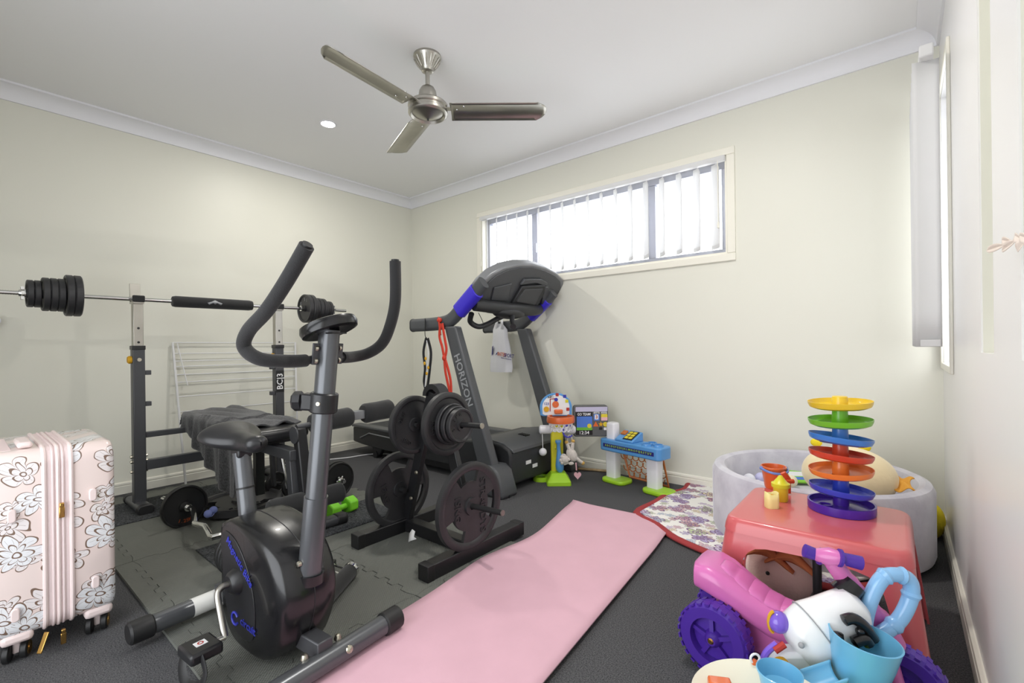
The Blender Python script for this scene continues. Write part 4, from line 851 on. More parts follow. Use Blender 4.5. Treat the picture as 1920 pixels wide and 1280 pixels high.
for y, z in ((.12, .47), (.31, .49), (.315, .19), (.125, .16)): obj('side_foot', MB().prism(rrect(.02, .042, .009, 3), (sx1, y, z), (0, 1, 0), (0, 0, 1), (.011, 0, 0)), 'case_pink', t, bevel=.003)
hq = V3((sx1-.13, ym-.07, sz1+.012)); obj('carry_handle', MB().box(hq, (.15, .036, .02)), 'case_pink', t, bevel=.008)
obj('handle_well', MB().bb(sx0+.1, sx1-.06, sy0+.012, sy0+.05, sz1-.02, sz1+.0015), 'case_tape', t, bevel=.002)
for x in (sx1-.05, sx0+.05):
    for y in (sy0+.055, sy1-.045):
        w_ = obj('wheel_housing', MB().box((x, y, .078), (.085, .075, .035)), 'case_pink', t, bevel=.012); obj('wheel_fork', MB().box((x-.005, y, .045), (.03, .018, .05)), 'case_pink', w_, bevel=.004)
        for s_ in (-1, 1):
            wh = obj('wheel', MB().lathe([(.012, -.009), (.024, -.009), (.028, -.006), (.028, .006), (.024, .009), (.012, .009)], (x+.008, y+s_*.02, .0285), (.35, 1, 0), 24, True, True), 'rubber', t); obj('rim', MB().lathe([(.001, .0095), (.008, .011), (.01, .009), (.016, .0095), (.019, .0105), (.021, .0095)], (x+.008, y+s_*.02, .0285), (.35*s_, s_, 0), 20), 'gold', wh)

# ================================================================== TOY SPORTS CENTRE
AB = V3((-1.927, 2.817, 0)); fw = -cv
def A(x, y, off=0, P=AB): return pd(x, y, P)+fw*off
RB = Matrix((cr, cv, bz)).transposed()
t = thing('activity_toy', 'toy sports centre with orange hoop, grey scoreboard and blue goal table', 'toy', (AB.x, AB.y, 0))
def frust(c, w0, d0, w1, d1, h, m, nm_, z0_=0):
    R0 = [c+cr*a+cv*b_+bz*z0_ for a, b_ in rrect(w0, d0, .015, 3)]; R1 = [c+cr*a+cv*b_+bz*(z0_+h*.35) for a, b_ in rrect(w0*.98, d0*.98, .015, 3)]; R2 = [c+cr*a+cv*b_+bz*(z0_+h) for a, b_ in rrect(w1, d1, .012, 3)]
    return obj(nm_, MB().loft([R0, R1, R2]), m, t, bevel=.003)
frust(AB+fw*.05, .17, .2, .10, .09, .075, 'toy_lime', 'stand_base')
obj('ball_dish', MB().lathe([(.001, .012), (.045, .012), (.05, .03), (.06, .03), (.062, 0), (.001, 0)], AB-cr*.115+cv*.01, bz, 28), 'toy_lime', t)
obj('post', MB().prism(rrect(.088, .06, .012, 3), AB+bz*.06, cr, cv, bz*.34), 'toy_yellow', t)
obj('cross_arm', MB().tube([A(1011, 805, .0), A(1013, 805, .0), A(1076, 805, .0), A(1079, 805, .0)], [.02, .032, .032, .02], 18), 'white_plastic', t)
hc = A(1049, 783, .085); hc2 = hc
obj('hoop', MB().lathe([(.082, -.002), (.096, -.002), (.1, -.03), (.098, -.045), (.09, -.045), (.086, -.03), (.082, -.002)], hc+bz*.028, bz, 36), 'toy_orange', t)
nt = MB()
for row in range(2):
    for k in range(14):
        a = 2*PI*(k+.5*row)/14; r_ = .08-.005*row; e = V3((math.cos(a), math.sin(a), 0)); s_ = V3((-e.y, e.x, 0)); c_ = hc+e*r_+bz*(-.032-row*.029)
        nt.tube([c_+s_*.0145*math.cos(q)+bz*.0145*math.sin(q) for q in (2*PI*j/10 for j in range(10))], .0035, 5, True)
obj('net', nt, 'white_plastic', t)
def arc_board(r, h, n=20): return [(r*math.cos(a), h+r*.9*math.sin(a)) for a in np.linspace(0, PI, n)]+[(-r*.98, 0), (-r*.8, -.008), (r*.8, -.008), (r*.98, 0)]
bcn = A(1042, 777, .01)
obj('backboard', MB().prism(arc_board(.116, .055), bcn+cv*.012, cr, bz, fw*.024), 'toy_blue', t, bevel=.004)
bd_ = obj('board_print', MB().prism(arc_board(.098, .05), bcn+fw*.0125+bz*.008, cr, bz, fw*.0015), 'white_print', t)
def disc(x, y, r, m, par, P=AB, off=.0285, n=18, nm_='print'): return obj(nm_, MB().lathe([(.001, 0), (r, 0), (r, .001), (.001, .001)], A(x, y, off, P), fw, n), m, par)
disc(1041, 757, .024, 'toy_orange', bd_); disc(1024, 766, .020, 'sunflower', bd_); disc(1042, 748, .013, 'blue_print', bd_)
obj('print', MB().tube([A(1031, 770, .026), A(1031, 747, .026), A(1043, 746, .026)], .004, 4), 'red_print', bd_)
for x_, y_, m_ in ((1044, 739, 'red_print'), (1058, 742, 'blue_print'), (1064, 766, 'red_print'), (1062, 751, 'toy_yellow')): obj('print', MB().box(A(x_, y_, .026), (.022, .002, .022), RB), m_, bd_)
text('ABC', .024, A(1032, 743, .026), cr+bz*.25, bz, 'black_print', bd_); text('123', .026, A(1024, 756, .026), cr-bz*.1, bz, 'blue_print', bd_)
obj('hoop_bracket', MB().box(A(1046, 770, .03), (.06, .05, .03), RB), 'toy_orange', t, bevel=.006)
obj('string', MB().tube([A(1016, 811, .05), A(1017, 838, .05)], .0025, 6), 'white_plastic', t); obj('string_ball', MB().ell(A(1017, 844, .05), .028), 'white_plastic', t)
obj('bat', MB().lathe([(.001, 0), (.02, 0), (.022, .012), (.012, .03), (.014, .06), (.013, .075), (.022, .13), (.03, .18), (.028, .21), (.015, .228), (.001, .23)], A(1045, 822, .055), -bz+cr*.05, 24), 'toy_blue', t)
obj('bat_clip', MB().tube([A(1041, 832, .03), A(1041, 838, .045)], .008, 8), 'toy_yellow', t)
PS = V3((-1.765, 2.945, 0)); sc0, sc1 = A(1074.5, 760, 0, PS), A(1141, 818, 0, PS); cs = (sc0+sc1)/2
wS, hS = (sc1-sc0).dot(cr), (sc0-sc1).z
bo = obj('scoreboard', MB().prism(rrect(wS, hS, .022, 4), cs, cr, bz, cv*.045), 'panel_grey', t, bevel=.006)
def patch(x0, y0, x1, y1, m, off=.002, nm_='print'):
    a, b_ = A(x0, y0, off, PS), A(x1, y1, off, PS); return obj(nm_, MB().prism(rrect((b_-a).dot(cr), (a-b_).z, .004, 2), (a+b_)/2, cr, bz, cv*.0015), m, bo)
patch(1079, 763, 1139, 771, 'lavender'); patch(1079, 772, 1111, 815, 'black_print'); patch(1081, 780.5, 1110.5, 801, 'sky_print', .0025); patch(1081, 801, 1110.5, 806, 'green_print', .0026)
patch(1113, 772, 1124, 775.5, 'white_print'); patch(1113, 776, 1124, 788, 'sky_print'); patch(1115, 777, 1122, 786, 'white_print', .003); patch(1127, 772, 1138, 775.5, 'white_print'); patch(1127, 776, 1139, 788, 'yellow_print'); patch(1127, 782, 1139, 788, 'teether', .003)
patch(1123, 800.5, 1129, 805.5, 'black_print'); patch(1132, 801, 1140, 806, 'white_print')
text('GO TEAM!', .027, A(1095, 776.5, .004, PS), cr, bz, 'white_print', bo, sx=.78); text('12:34', .034, A(1095, 811, .004, PS), cr, bz, 'white_print', bo); text('3', .032, A(1118.5, 781.5, .005, PS), cr, bz, 'red_print', bo)
text('HOME', .012, A(1118.5, 774, .004, PS), cr, bz, 'black_print', bo); text('AWAY', .012, A(1132.5, 774, .004, PS), cr, bz, 'black_print', bo)
obj('print', MB().prism([(-.02, -.016), (.02, -.016), (0, .02)], A(1117, 795, .003, PS), cr, bz, cv*.001), 'toy_orange', bo)
obj('print', MB().prism([((.02 if k % 2 == 0 else .009)*math.sin(PI*k/5), (.02 if k % 2 == 0 else .009)*math.cos(PI*k/5)) for k in range(10)], A(1126.5, 795, .003, PS), cr, bz, cv*.001), 'sunflower', bo)
disc(1135, 795, .017, 'yellow_print', bo, PS, .003); disc(1105, 798, .016, 'yellow_print', bo, PS, .004)
L1 = V3((-1.60, 3.055, 0)); L2 = V3((-1.262, 2.985, 0)); ld = (L2-L1).normalized(); ln = V3((-ld.y, ld.x, 0)); RT = Matrix((ld, ln, bz)).transposed()
obj('corner_post', MB().loft([[L1+ld*a+ln*b_+bz*z for a, b_ in rrect(.075*k, .07*k, .015, 3)] for z, k in ((.27, 1), (.405, 1), (.415, .95), (.42, .85))]), 'white_plastic', t)
for L_ in (L1, L2):
    obj('table_leg', MB().loft([[L_+ld*a+ln*b_+bz*z for a, b_ in rrect(.085*k, .07*k, .012, 3)] for z, k in ((.02, 1.0), (.12, 1.0), (.235, 1.08))]), 'white_plastic', t)
    obj('leg_foot', MB().prism(rrect(.20, .15, .05, 5), L_+ld*.04-ln*.01, ld, ln, bz*.03), 'toy_lime', t, bevel=.01)
tb = (L1+L2)/2+ld*.01
obj('table_top', MB().prism(rrect(.50, .15, .03, 4), tb+bz*.225, ld, ln, bz*.082), 'toy_blue', t, bevel=.008)
obj('letter_strip', MB().box(tb-ln*.076+bz*.266, (.42, .002, .026), RT), 'navy', t)
text('A B C D E F G H I J K L M N O P Q R S T U V', .02, tb-ln*.0775+bz*.266, ld, bz, 'toy_lime', t)
wd = [(-.06, 0), (.066, 0), (.066, .06), (.05, .064), (-.06, .014)]
cb2 = obj('control_box', MB().prism(wd, tb-ld*.12+bz*.306, ln, bz, ld*.15), 'toy_blue', t, bevel=.006)
sl = (ln+bz*.455).normalized(); wn = sl.cross(-ld).normalized(); wn = wn if wn.z > 0 else -wn; RK = Matrix((ld, sl, wn)).transposed(); kc = tb-ld*.02-ln*.005+bz*.3465
obj('keypad', MB().box(kc, (.075, .10, .006), RK), 'black_print', cb2)
for i in range(2):
    for j in range(3): obj('key', MB().box(kc+ld*(-.017+.034*i)+sl*(-.03+.03*j)+wn*.004, (.026, .022, .004), RK), 'yellow_print', cb2)
obj('score_button', MB().box(kc-ld*.068+sl*.02+wn*.003, (.04, .045, .012), RK), 'goal_orange', cb2, bevel=.003)
for a, b_ in ((.125, .03), (.125, -.03), (.195, 0)): obj('cup_ring', MB().lathe([(.026, 0), (.026, .014), (.032, .014), (.034, 0)], tb+ld*a+ln*b_+bz*.305, bz, 22), 'toy_blue', t)
gp = [py(1170, 850, 3.13), py(1243, 862, 3.13), py(1254, 912, 3.13), py(1181, 893, 3.13)]
obj('goal_frame', MB().tube([gp[0], gp[3], gp[2], gp[1]], .009, 8), 'goal_orange', t); gn = MB()
for r_ in range(4):
    for k in range(7):
        u = (k+.5*(r_ % 2))/6.5; v = r_/4
        if u > .98: continue
        c_ = gp[0].lerp(gp[1], u).lerp(gp[3].lerp(gp[2], u), v+.02); gn.tube([c_+V3((.026*math.cos(q), 0, -.036*abs(math.sin(q)))) for q in np.linspace(0, PI, 9)], .0035, 6)
obj('goal_net', gn, 'goal_orange', t)
# plush lamb clipped to the toy
t = thing('plush_lamb', 'grey lamb plush hanging by a purple ring from the toy hoop stand', 'plush toy', A(1070, 875, .04))
obj('hanging_ring', MB().tube([A(1063, 805, .07)+cr*.036*math.cos(q)+bz*.042*math.sin(q) for q in np.linspace(.7, 5.6, 22)], .0065, 8), 'violet_ring', t)
obj('link_loop', MB().tube([A(1066, 820, .07)+cr*.016*math.cos(q)+bz*.03*math.sin(q) for q in np.linspace(0, 2*PI, 16, False)], .004, 8, True), 'plush_lamb', t)
R_ = RB @ Matrix.Rotation(-.5, 3, 'Y')
obj('body', MB().ell(A(1070, 848, .07), (.036, .032, .052), 20, 12, R_), 'plush_lamb', t)
hd_ = MB().ell(A(1056, 856, .08), (.033, .03, .032)); rnd = random.Random(3)
for k in range(14): a = rnd.uniform(0, 6.28); hd_.ell(A(1056, 856, .08)+cr*.028*math.cos(a)+bz*.028*math.sin(a)+fw*rnd.uniform(-.012, .018), .012, 8, 6)
obj('head', hd_, 'plush_lamb', t)
for p_ in ([(1066, 840), (1063, 832), (1060, 825)], [(1070, 838), (1071, 830), (1072, 823)], [(1077, 853), (1083, 858), (1090, 863)]):
    l_ = obj('limb', MB().tube([A(*q, .075) for q in p_], [.014, .012, .011], 10), 'plush_lamb', t); obj('hoof', MB().ell(A(*p_[-1], .075), .0135, 12, 8), 'plush_tan', l_)
obj('ear', MB().ell(A(1068, 863, .085), (.02, .008, .012), 12, 8, RB), 'plush_lamb', t)
obj('cord', MB().tube([A(1077, 862, .08), A(1078, 876, .08)], .005, 6), 'teether', t)
ht = [(16*math.sin(a)**3*.0016, (13*math.cos(a)-5*math.cos(2*a)-2*math.cos(3*a)-math.cos(4*a))*.0018) for a in np.linspace(0, 2*PI, 28, False)]
obj('heart_teether', MB().prism(ht, A(1080, 885, .085), cr, bz, cv*.01), 'teether', t, bevel=.003)

# ================================================================== BALL PIT
PC = V3((-.345, 2.765, .024)); PRd = .462
t = thing('ball_pit', 'round pale grey velvet ball pit in the corner', 'ball pit', PC)
obj('foam_wall', MB().lathe([(PRd-.006, 0), (PRd, .02), (PRd, .29), (PRd-.012, .315), (PRd-.035, .325), (PRd-.058, .315), (PRd-.07, .29), (PRd-.07, .02), (PRd-.064, 0)], PC, bz, 72), 'pit_fabric', t)
obj('base_pad', MB().lathe([(.001, .0), (PRd-.066, .0), (PRd-.066, .155), (.001, .158)], PC, bz, 60), 'pit_fabric', t)
for a in (3.6, 4.9): e = V3((math.cos(a), math.sin(a), 0)); obj('seam', MB().tube([PC+e*(PRd+.0005)+bz*z for z in (.03, .15, .29)], .0025, 6), 'pit_fabric', t)
balls = [((1383, 908), 'ball_lilac', 'lilac ball leftmost in the grey ball pit'), ((1405, 897), 'ball_white', 'white ball highest at the left side of the ball pit'), ((1427, 895), 'ball_lilac', 'lilac ball just left of the orange bucket in the pit'),
    ((1420, 909), 'ball_white', 'white ball in the pit below the orange bucket rim'), ((1399, 914), 'ball_cream', 'cream ball lowest against the near pit wall'), ((1447, 893), 'ball_white', 'white ball in the pit behind the orange bucket'), ((1483, 900), 'ball_cream', 'cream ball in the pit right of the orange spade')]
pos = []
for p_, m_, l_ in balls:
    q = pz(*p_, .222); r_ = math.hypot(q.x-PC.x, q.y-PC.y); q = q if r_ < .355 else V3((PC.x+(q.x-PC.x)*.355/r_, PC.y+(q.y-PC.y)*.355/r_, q.z))
    for it in range(40):
        for o_ in pos:
            d_ = q-o_; d_.z = 0
            if d_.length < .067: q = q+d_.normalized()*(.0675-d_.length)
    pos.append(q); tag(obj('pit_ball', MB().ell(q-bz*.005, .033, 20, 12), m_), l_, 'ball', 'balls in the ball pit')
pc_ = pd(1590, 890, (-.20, 2.66, 0))
t = thing('round_plush', 'big round cream plush cushion sitting in the ball pit', 'plush toy', pc_-bz*.13)
obj('body', MB().ell(pc_, (.185, .15, .13), 40, 24), 'plush_cream', t)
for a in (-.13, .06): obj('tuft', MB().ell(pc_+V3((a, .06, .125)), (.025, .02, .02)), 'yellow_fluff', t)
t2_ = obj('muslin_cloth', MB().grid(lambda u, v: pd(1684, 913, (.0, 2.66, 0))+V3((-.05+.10*u+.01*math.sin(v*7), -.04+.12*v, .02+.03*(1-u)*v-.02*(1-v)+.012*math.sin(u*9+v*6))), 16, 16), 'orange_cloth', solid=.004); tag(t2_, 'crumpled orange yellow cloth beside the cream plush in the pit', 'cloth')
bk_ = thing('board_book', 'lime green picture book lying in the ball pit', 'book', pz(1497, 893, .2))
Rk = Matrix.Rotation(.5, 3, 'Z') @ Matrix.Rotation(.25, 3, 'X'); q = pz(1497, 890, .22)
obj('cover', MB().box(q, (.16, .17, .012), Rk), 'book_green', bk_, bevel=.003); obj('picture', MB().box(q+Rk @ V3((0, 0, .0065)), (.11, .05, .001), Rk), 'white_print', bk_); obj('picture', MB().box(q+Rk @ V3((.0, -.05, .0065)), (.11, .03, .001), Rk), 'sky_print', bk_)
tag(obj('pompom', MB().ell(V3((.115, 3.12, .085)), (.05, .07, .085), 24, 14), 'yellow_fluff'), 'fluffy yellow toy wedged in the corner behind the ball pit', 'plush toy')

# ================================================================== RED TABLE AND ITS TOYS
TX0, TX1, TY0, TY1, TZ = -.475, .02, 1.715, 2.165, .38
t = thing('kids_table', 'low glossy coral red plastic kids table', 'table', ((TX0+TX1)/2, (TY0+TY1)/2, 0))
tc_ = V3(((TX0+TX1)/2, (TY0+TY1)/2, 0)); W_, D_ = TX1-TX0, TY1-TY0
rg = []
for z, k, r_ in ((.335, .018, .05), (.355, .012, .05), (.372, .002, .048), (.379, -.012, .042), (TZ, -.03, .035)): rg.append([tc_+V3((a, b_, z)) for a, b_ in rrect(W_+k, D_+k, r_, 5)])
obj('tabletop', MB().loft(rg), 'table_red', t, ang=60)
th_ = .007
def corner_leg(sx_, sy_):
    rings = []
    for z, k in ((0, 0), (.1, .02), (.2, .05), (.255, .09), (.28, .15), (.295, .25), (.303, .42), (.306, .7), (.308, 1), (.345, 1)):
        ax2 = .062+(W_/2-.062)*k; ay2 = .06+(D_/2-.06)*k; o_ = .05*(TZ-z)/TZ; r_ = .045
        out = [(ax2, 0)]+[(r_-r_*math.sin(a), r_-r_*math.cos(a)) for a in np.linspace(0, PI/2, 7)]+[(0, ay2)]
        inn = [(th_, ay2)]+[(r_-(r_-th_)*math.sin(a), r_-(r_-th_)*math.cos(a)) for a in np.linspace(PI/2, 0, 7)]+[(ax2, th_)]
        rings.append([V3((tc_.x+sx_*(W_/2+o_-a), tc_.y+sy_*(D_/2+o_-b_), z)) for a, b_ in out+inn])
    return MB().loft(rings)
for sx_ in (-1, 1):
    for sy_ in (-1, 1): obj('leg', corner_leg(sx_, sy_), 'table_red', t, ang=30)
# ball drop tower
tw = pz(1575, 962, TZ)+V3((-.0, .04, 0)); twp = V3((tw.x, tw.y, TZ))
t = thing('ball_drop_tower', 'rainbow stacking ball drop tower on the red table', 'toy', twp)
lv = [(950, 'tray_purple', 0), (918, 'tray_blue', .10), (883, 'tray_orange', -.06), (853, 'tray_red', .09), (822, 'tray_sky', .11), (790, 'tray_green', -.04), (757, 'tray_yellow', -.05)]
zs = [pd(1573, y_, twp).z for y_, _, _ in lv]; rT = .098
for k, ((y_, m_, tl), z) in enumerate(zip(lv, zs)):
    ax2 = (bz+cr*tl).normalized(); c_ = V3((twp.x, twp.y, z if k else TZ+.001))
    if k == 0:
        tr = obj('base_tray', MB().lathe([(.001, .0), (rT*1.03, 0), (rT*1.04, .004), (rT*1.04, .03), (rT*.98, .03), (rT*.97, .012), (.03, .02), (.001, .02)], c_, bz, 48), m_, t)
        obj('ball_rest', MB().lathe([(.012, .016), (.02, .022), (.026, .016)], c_-cr*.055, bz, 20), m_, tr)
    else:
        prof = [(.02, -.016), (rT*.80, -.0145), (rT*.94, -.008), (rT*.985, .002), (rT, .011), (rT*.978, .011), (rT*.96, .003), (rT*.92, -.004), (rT*.78, -.0095), (.02, -.011)]
        tr = obj('tray', MB().lathe(prof, c_, ax2, 48, False, False), m_, t)
        if k in (1, 4): obj('exit_hole', MB().lathe([(.001, 0), (.02, 0)], c_-cr*.058-bz*.0105+fw*.01, ax2, 18), 'white_print', tr)
    zt = zs[k+1]-.018 if k < 6 else z+.022
    obj('column', MB().lathe([(.026, -.01), (.0245, .02), (.0235, zt-z), (.0235, zt-z+.004)]+([(.021, zt-z+.006), (.001, zt-z+.006)] if k == 6 else []), c_, bz, 28, False, False), m_, tr)
# bucket, pots
q = pz(1451, 914, TZ)
t = thing('toy_bucket', 'orange toy bucket with blue handle on the red table', 'bucket', q)
obj('pail', MB().lathe([(.001, 0), (.032, 0), (.034, .004), (.046, .082), (.048, .084), (.048, .09), (.044, .09), (.033, .008), (.001, .006)], q, bz, 36), 'toy_orange', t)
obj('handle', MB().tube([q+bz*.082+cr*.05*math.cos(a)+fw*.052*math.sin(a)-bz*.012*math.sin(a) for a in np.linspace(-.15, PI+.1, 20)], .005, 8), 'handle_blue', t)
for s_ in (-1, 1): obj('handle_pin', MB().ell(q+bz*.082+cr*.05*s_, .008, 12, 8), 'handle_blue', t)
q = pz(1464, 938, TZ)
t = thing('yellow_shaker', 'bright yellow toy pot with pointed lid on the red table', 'toy', q)
obj('pot', MB().lathe([(.001, 0), (.023, 0), (.025, .004), (.025, .055), (.001, .055)], q, bz, 28), 'pot_yellow', t); obj('lid', MB().lathe([(.025, .05), (.031, .052), (.032, .066), (.024, .07), (.012, .086), (.006, .095), (.001, .096)], q, bz, 28), 'toy_yellow', t)
q = pz(1447, 951, TZ)
t = thing('cream_cup', 'small cream toy cup with a notched opening on the red table', 'toy', q)
cu_ = MB(); ring = []
for z, k in ((0, .96), (.003, 1), (.03, 1.0), (.045, .95)): ring.append([q+cr*a*k+cv*b_*k+bz*(z+(.012*abs(a)/.021 if z > .04 else 0)) for a, b_ in rrect(.042, .036, .012, 4)])
obj('cup', cu_.loft(ring, True, True, False), 'pot_cream', t, solid=.003); obj('filling', MB().ell(q+bz*.033, (.016, .014, .015)), 'sunflower', t)
q = pz(1479, 926, TZ)
t = thing('orange_spade', 'orange toy spade leaning behind the yellow pot', 'toy spade', q)
obj('shaft', MB().tube([q+bz*.004, q+bz*.05], .008, 12), 'dark_orange', t); obj('blade', MB().tube(spl([q+bz*.05, q+bz*.062-cr*.004, q+bz*.085-cr*.022], 5), .011, 10, flat=.6), 'dark_orange', t); obj('grip', MB().tube([q+bz*.052-cr*.014+fw*.005, q+bz*.052+cr*.016+fw*.005], .009, 10), 'dark_orange', t)
# under the table
q = V3((-.36, 2.0, 0)); t = thing('plush_fox', 'pink plush with orange felt ears under the red table', 'plush toy', q)
obj('body', MB().ell(q+V3((0, 0, .115)), (.115, .10, .115), 30, 18), 'plush_pink', t)
for s_ in (-.03, .05): obj('ear', MB().grid(lambda u, v: q+V3((s_-.08+.17*u, -.075-.02*math.sin(PI*v), .175+.045*v*(1-abs(2*u-1))+.02*math.sin(4*u))), 8, 6), 'plush_orange', t, solid=.008)
obj('foot', MB().ell(q+V3((-.07, -.09, .05)), (.05, .03, .035)), 'plush_cream', t); obj('eye', MB().ell(q+V3((-.02, -.0995, .14)), .007, 10, 8), 'black_print', t)
q = V3((-.215, 1.80, 0)); t = thing('push_pole', 'black and silver telescopic pole standing behind the tricycle', 'pole', q)
obj('lower_tube', MB().cyl(q, q+bz*.19, .009, seg=16), 'chrome', t); obj('upper_tube', MB().cyl(q+bz*.15, q+bz*.315, .013, seg=16), 'rubber', t)

# ================================================================== TRICYCLE
tyc = 1.565
t = thing('toy_tricycle', 'pink toddler tricycle with purple wheels beside the red table', 'tricycle', (-.26, tyc, 0))
secs = [(-.515, .10, .05, .255), (-.505, .16, .075, .250), (-.46, .185, .085, .247), (-.42, .18, .09, .232), (-.36, .165, .09, .197), (-.30, .15, .09, .170), (-.24, .14, .09, .160), (-.18, .13, .11, .163), (-.12, .125, .14, .178), (-.07, .09, .13, .195), (-.035, .03, .06, .2)]
obj('body', MB().loft([[V3((x, tyc+a, z+b_)) for a, b_ in rrect(w, h, min(w, h)*.38, 4)] for x, w, h, z in secs]), 'trike_pink', t, ang=50)
def seatp(u, v):
    x = -.44+u*.25; zz = np.interp(x, [s[0] for s in secs], [s[3]+s[2]/2 for s in secs]); w = .062*math.sin(PI*min(1, max(.0, .12+u*.86)))**.4
    rib = .004*abs(math.sin(u*PI*6))**.5; return V3((x, tyc+(v-.5)*2*w*.86, float(zz)+.001+rib-.008*(abs(v-.5)*2)**4))
obj('seat_pad', MB().grid(seatp, 42, 10), 'trike_pink', t, solid=.006)
def twheel(c, r, wd, lab):
    b = MB().lathe([(r*.62, -wd*.5), (r*.9, -wd*.5), (r, -wd*.3), (r, wd*.3), (r*.9, wd*.5), (r*.62, wd*.5), (r*.6, wd*.2), (r*.6, -wd*.2), (r*.62, -wd*.5)], c, (-.10, -1, 0), 48); w = obj('wheel', b, 'trike_purple', t)
    d = V3((-.10, -1, 0)).normalized(); u, v_, _ = frame(d); tr = MB()
    for k in range(26):
        a = 2*PI*k/26; e = u*math.cos(a)+v_*math.sin(a)
        for s_ in (-1, 1): tr.box(V3(c)+e*(r*.985)+d*s_*wd*.3, (wd*.36, r*.13, r*.05), Matrix((d, d.cross(e), e)).transposed())
    obj('tread', tr, 'trike_purple', w)
    h = MB().lathe([(.001, wd*.55), (r*.13, wd*.55), (r*.2, wd*.42), (r*.26, wd*.1), (r*.6, wd*.04), (r*.62, -wd*.1)], c, d, 30); obj('hub', h, 'trike_purple', w)
    sp = MB()
    for k in range(5): a = 2*PI*k/5+.4; e = u*math.cos(a)+v_*math.sin(a); sp.bar(V3(c)+e*r*.15+d*wd*.25, V3(c)+e*r*.62+d*wd*.12, r*.12, wd*.2, tuple(d))
    obj('spokes', sp, 'trike_purple', w); obj('axle_cap', MB().lathe([(.001, wd*.62), (r*.06, wd*.62), (r*.09, wd*.55)], c, d, 12), 'gold', w)
twheel((-.435, 1.455, .103), .102, .055, ''); twheel((-.435, 1.632, .103), .102, .055, ''); twheel((-.005, 1.565, .096), .095, .05, '')
obj('rear_axle', MB().cyl((-.435, 1.46, .103), (-.435, 1.67, .103), .01), 'chrome', t); obj('under_frame', MB().prism([(-.45, .09), (-.36, .06), (-.14, .06), (-.08, .15), (-.1, .17), (-.45, .19)], (0, tyc-.05, 0), (1, 0, 0), (0, 0, 1), (0, .1, 0)), 'trike_pink', t, bevel=.01)
g = [pd(1507, 1031, (-.165, 1.47, 0)), pd(1540, 1043, (-.16, 1.46, 0)), pd(1572, 1045, (-.125, 1.44, 0)), pd(1617, 1056, (-.115, 1.43, 0))]
hm = (g[1]+g[2])/2
obj('stem', MB().tube(spl([hm, hm.lerp(V3((-.03, 1.55, .2)), .3), V3((-.055, 1.535, .26)), V3((-.025, 1.56, .19))], 6), [.022]*6+[.026]*6+[.032]*7, 16), 'trike_pink', t)
obj('handlebar_bridge', MB().tube([g[0].lerp(g[1], .7), hm, g[2].lerp(g[3], .3)], [.016, .024, .016], 14), 'trike_pink', t)
for s_ in (-1, 1): obj('fork', MB().tube(spl([V3((-.03, 1.56+s_*.012, .2)), V3((-.02, 1.565+s_*.035, .15)), V3((-.005, 1.565+s_*.036, .09))], 5), .014, 10), 'trike_pink', t)
for a, b_ in ((g[1], g[0]), (g[2], g[3])): 
    gr = obj('grip', MB().tube([a, a.lerp(b_, .12), a.lerp(b_, .13), a.lerp(b_, .96), b_], [.022, .022, .015, .017, .012], 16), 'trike_purple', t)

# ================================================================== WALKER AND FOREGROUND TOYS
PW = V3((-.17, 1.38, 0))
def Wk(x, y, off=0): return pd(x, y, PW)+fw*off
t = thing('walker_toy', 'white and black animal-shaped baby walker with pale blue loop handle', 'toy', (PW.x, PW.y, 0))
ha_, hb2 = Wk(1505, 1200), Wk(1605, 1135); hx_ = (hb2-ha_).normalized(); hz_ = cv.cross(hx_).normalized(); RH = Matrix((hx_, cv, -hz_ if hz_.z < 0 else hz_)).transposed()
hl = (ha_+hb2)/2
hd3 = []
for s_, w_, d_ in ((-.112, .02, .02), (-.104, .05, .045), (-.08, .072, .06), (-.035, .078, .064), (.0, .068, .058), (.04, .06, .052), (.075, .052, .046), (.09, .03, .03)):
    hd3.append([hl+RH @ V3((s_, d_*math.sin(a), w_*math.cos(a))) for a in (2*PI*k/24 for k in range(24))])
hd_ = obj('head', MB().loft(hd3), 'walker_white', t, ang=70)
obj('muzzle_seam', MB().tube([hl+RH @ V3((-.04, .0655*math.sin(a), .0795*math.cos(a))) for a in (2*PI*k/28 for k in range(28))], .0015, 6, True), 'grey_print', hd_)
obj('hat', MB().cyl(Wk(1590, 1122, -.02), Wk(1612, 1100, -.02), .032, .028), 'black_gloss', t)
def spot(pts, m='black_gloss', off=.075): return obj('patch', MB().tube(spl([Wk(*p, off) for p in pts], 5), [.004]+[.013]*(5*(len(pts)-1)-1)+[.004], 10), m, hd_)
spot([(1548, 1137), (1566, 1133), (1585, 1145), (1606, 1175)], off=.06); spot([(1534, 1154), (1538, 1175), (1552, 1195)], off=.068); spot([(1560, 1172), (1580, 1165), (1590, 1175)], off=.07)
obj('nostril', MB().ell(Wk(1477, 1183, .055), .007, 10, 8), 'grey_print', hd_); obj('eye', MB().ell(Wk(1578, 1155, .062), .010, 12, 8), 'black_gloss', hd_)
obj('roller_ball', MB().ell(Wk(1464, 1170, -.01), .026), 'ball_purple', t); obj('ball_band', MB().tube([Wk(1464, 1170, -.01)+cr*.0262*math.cos(a)*.5-cr*.012+bz*.0262*math.sin(a) for a in np.linspace(1.6, 4.6, 12)], .004, 6), 'sunflower', t)
hp_ = spl([Wk(*p, .0) for p in ((1622, 1192), (1622, 1160), (1634, 1118), (1655, 1083), (1680, 1077), (1703, 1085), (1709, 1108), (1700, 1138), (1682, 1166), (1652, 1188), (1630, 1196))], 5)
obj('loop_handle', MB().tube(hp_, .0175, 16), 'walker_blue', t)
for k in (16, 22, 31, 41): obj('handle_joint', MB().tube([hp_[k-1], hp_[k], hp_[k+1]], [.018, .0215, .018], 16), 'walker_blue', t)
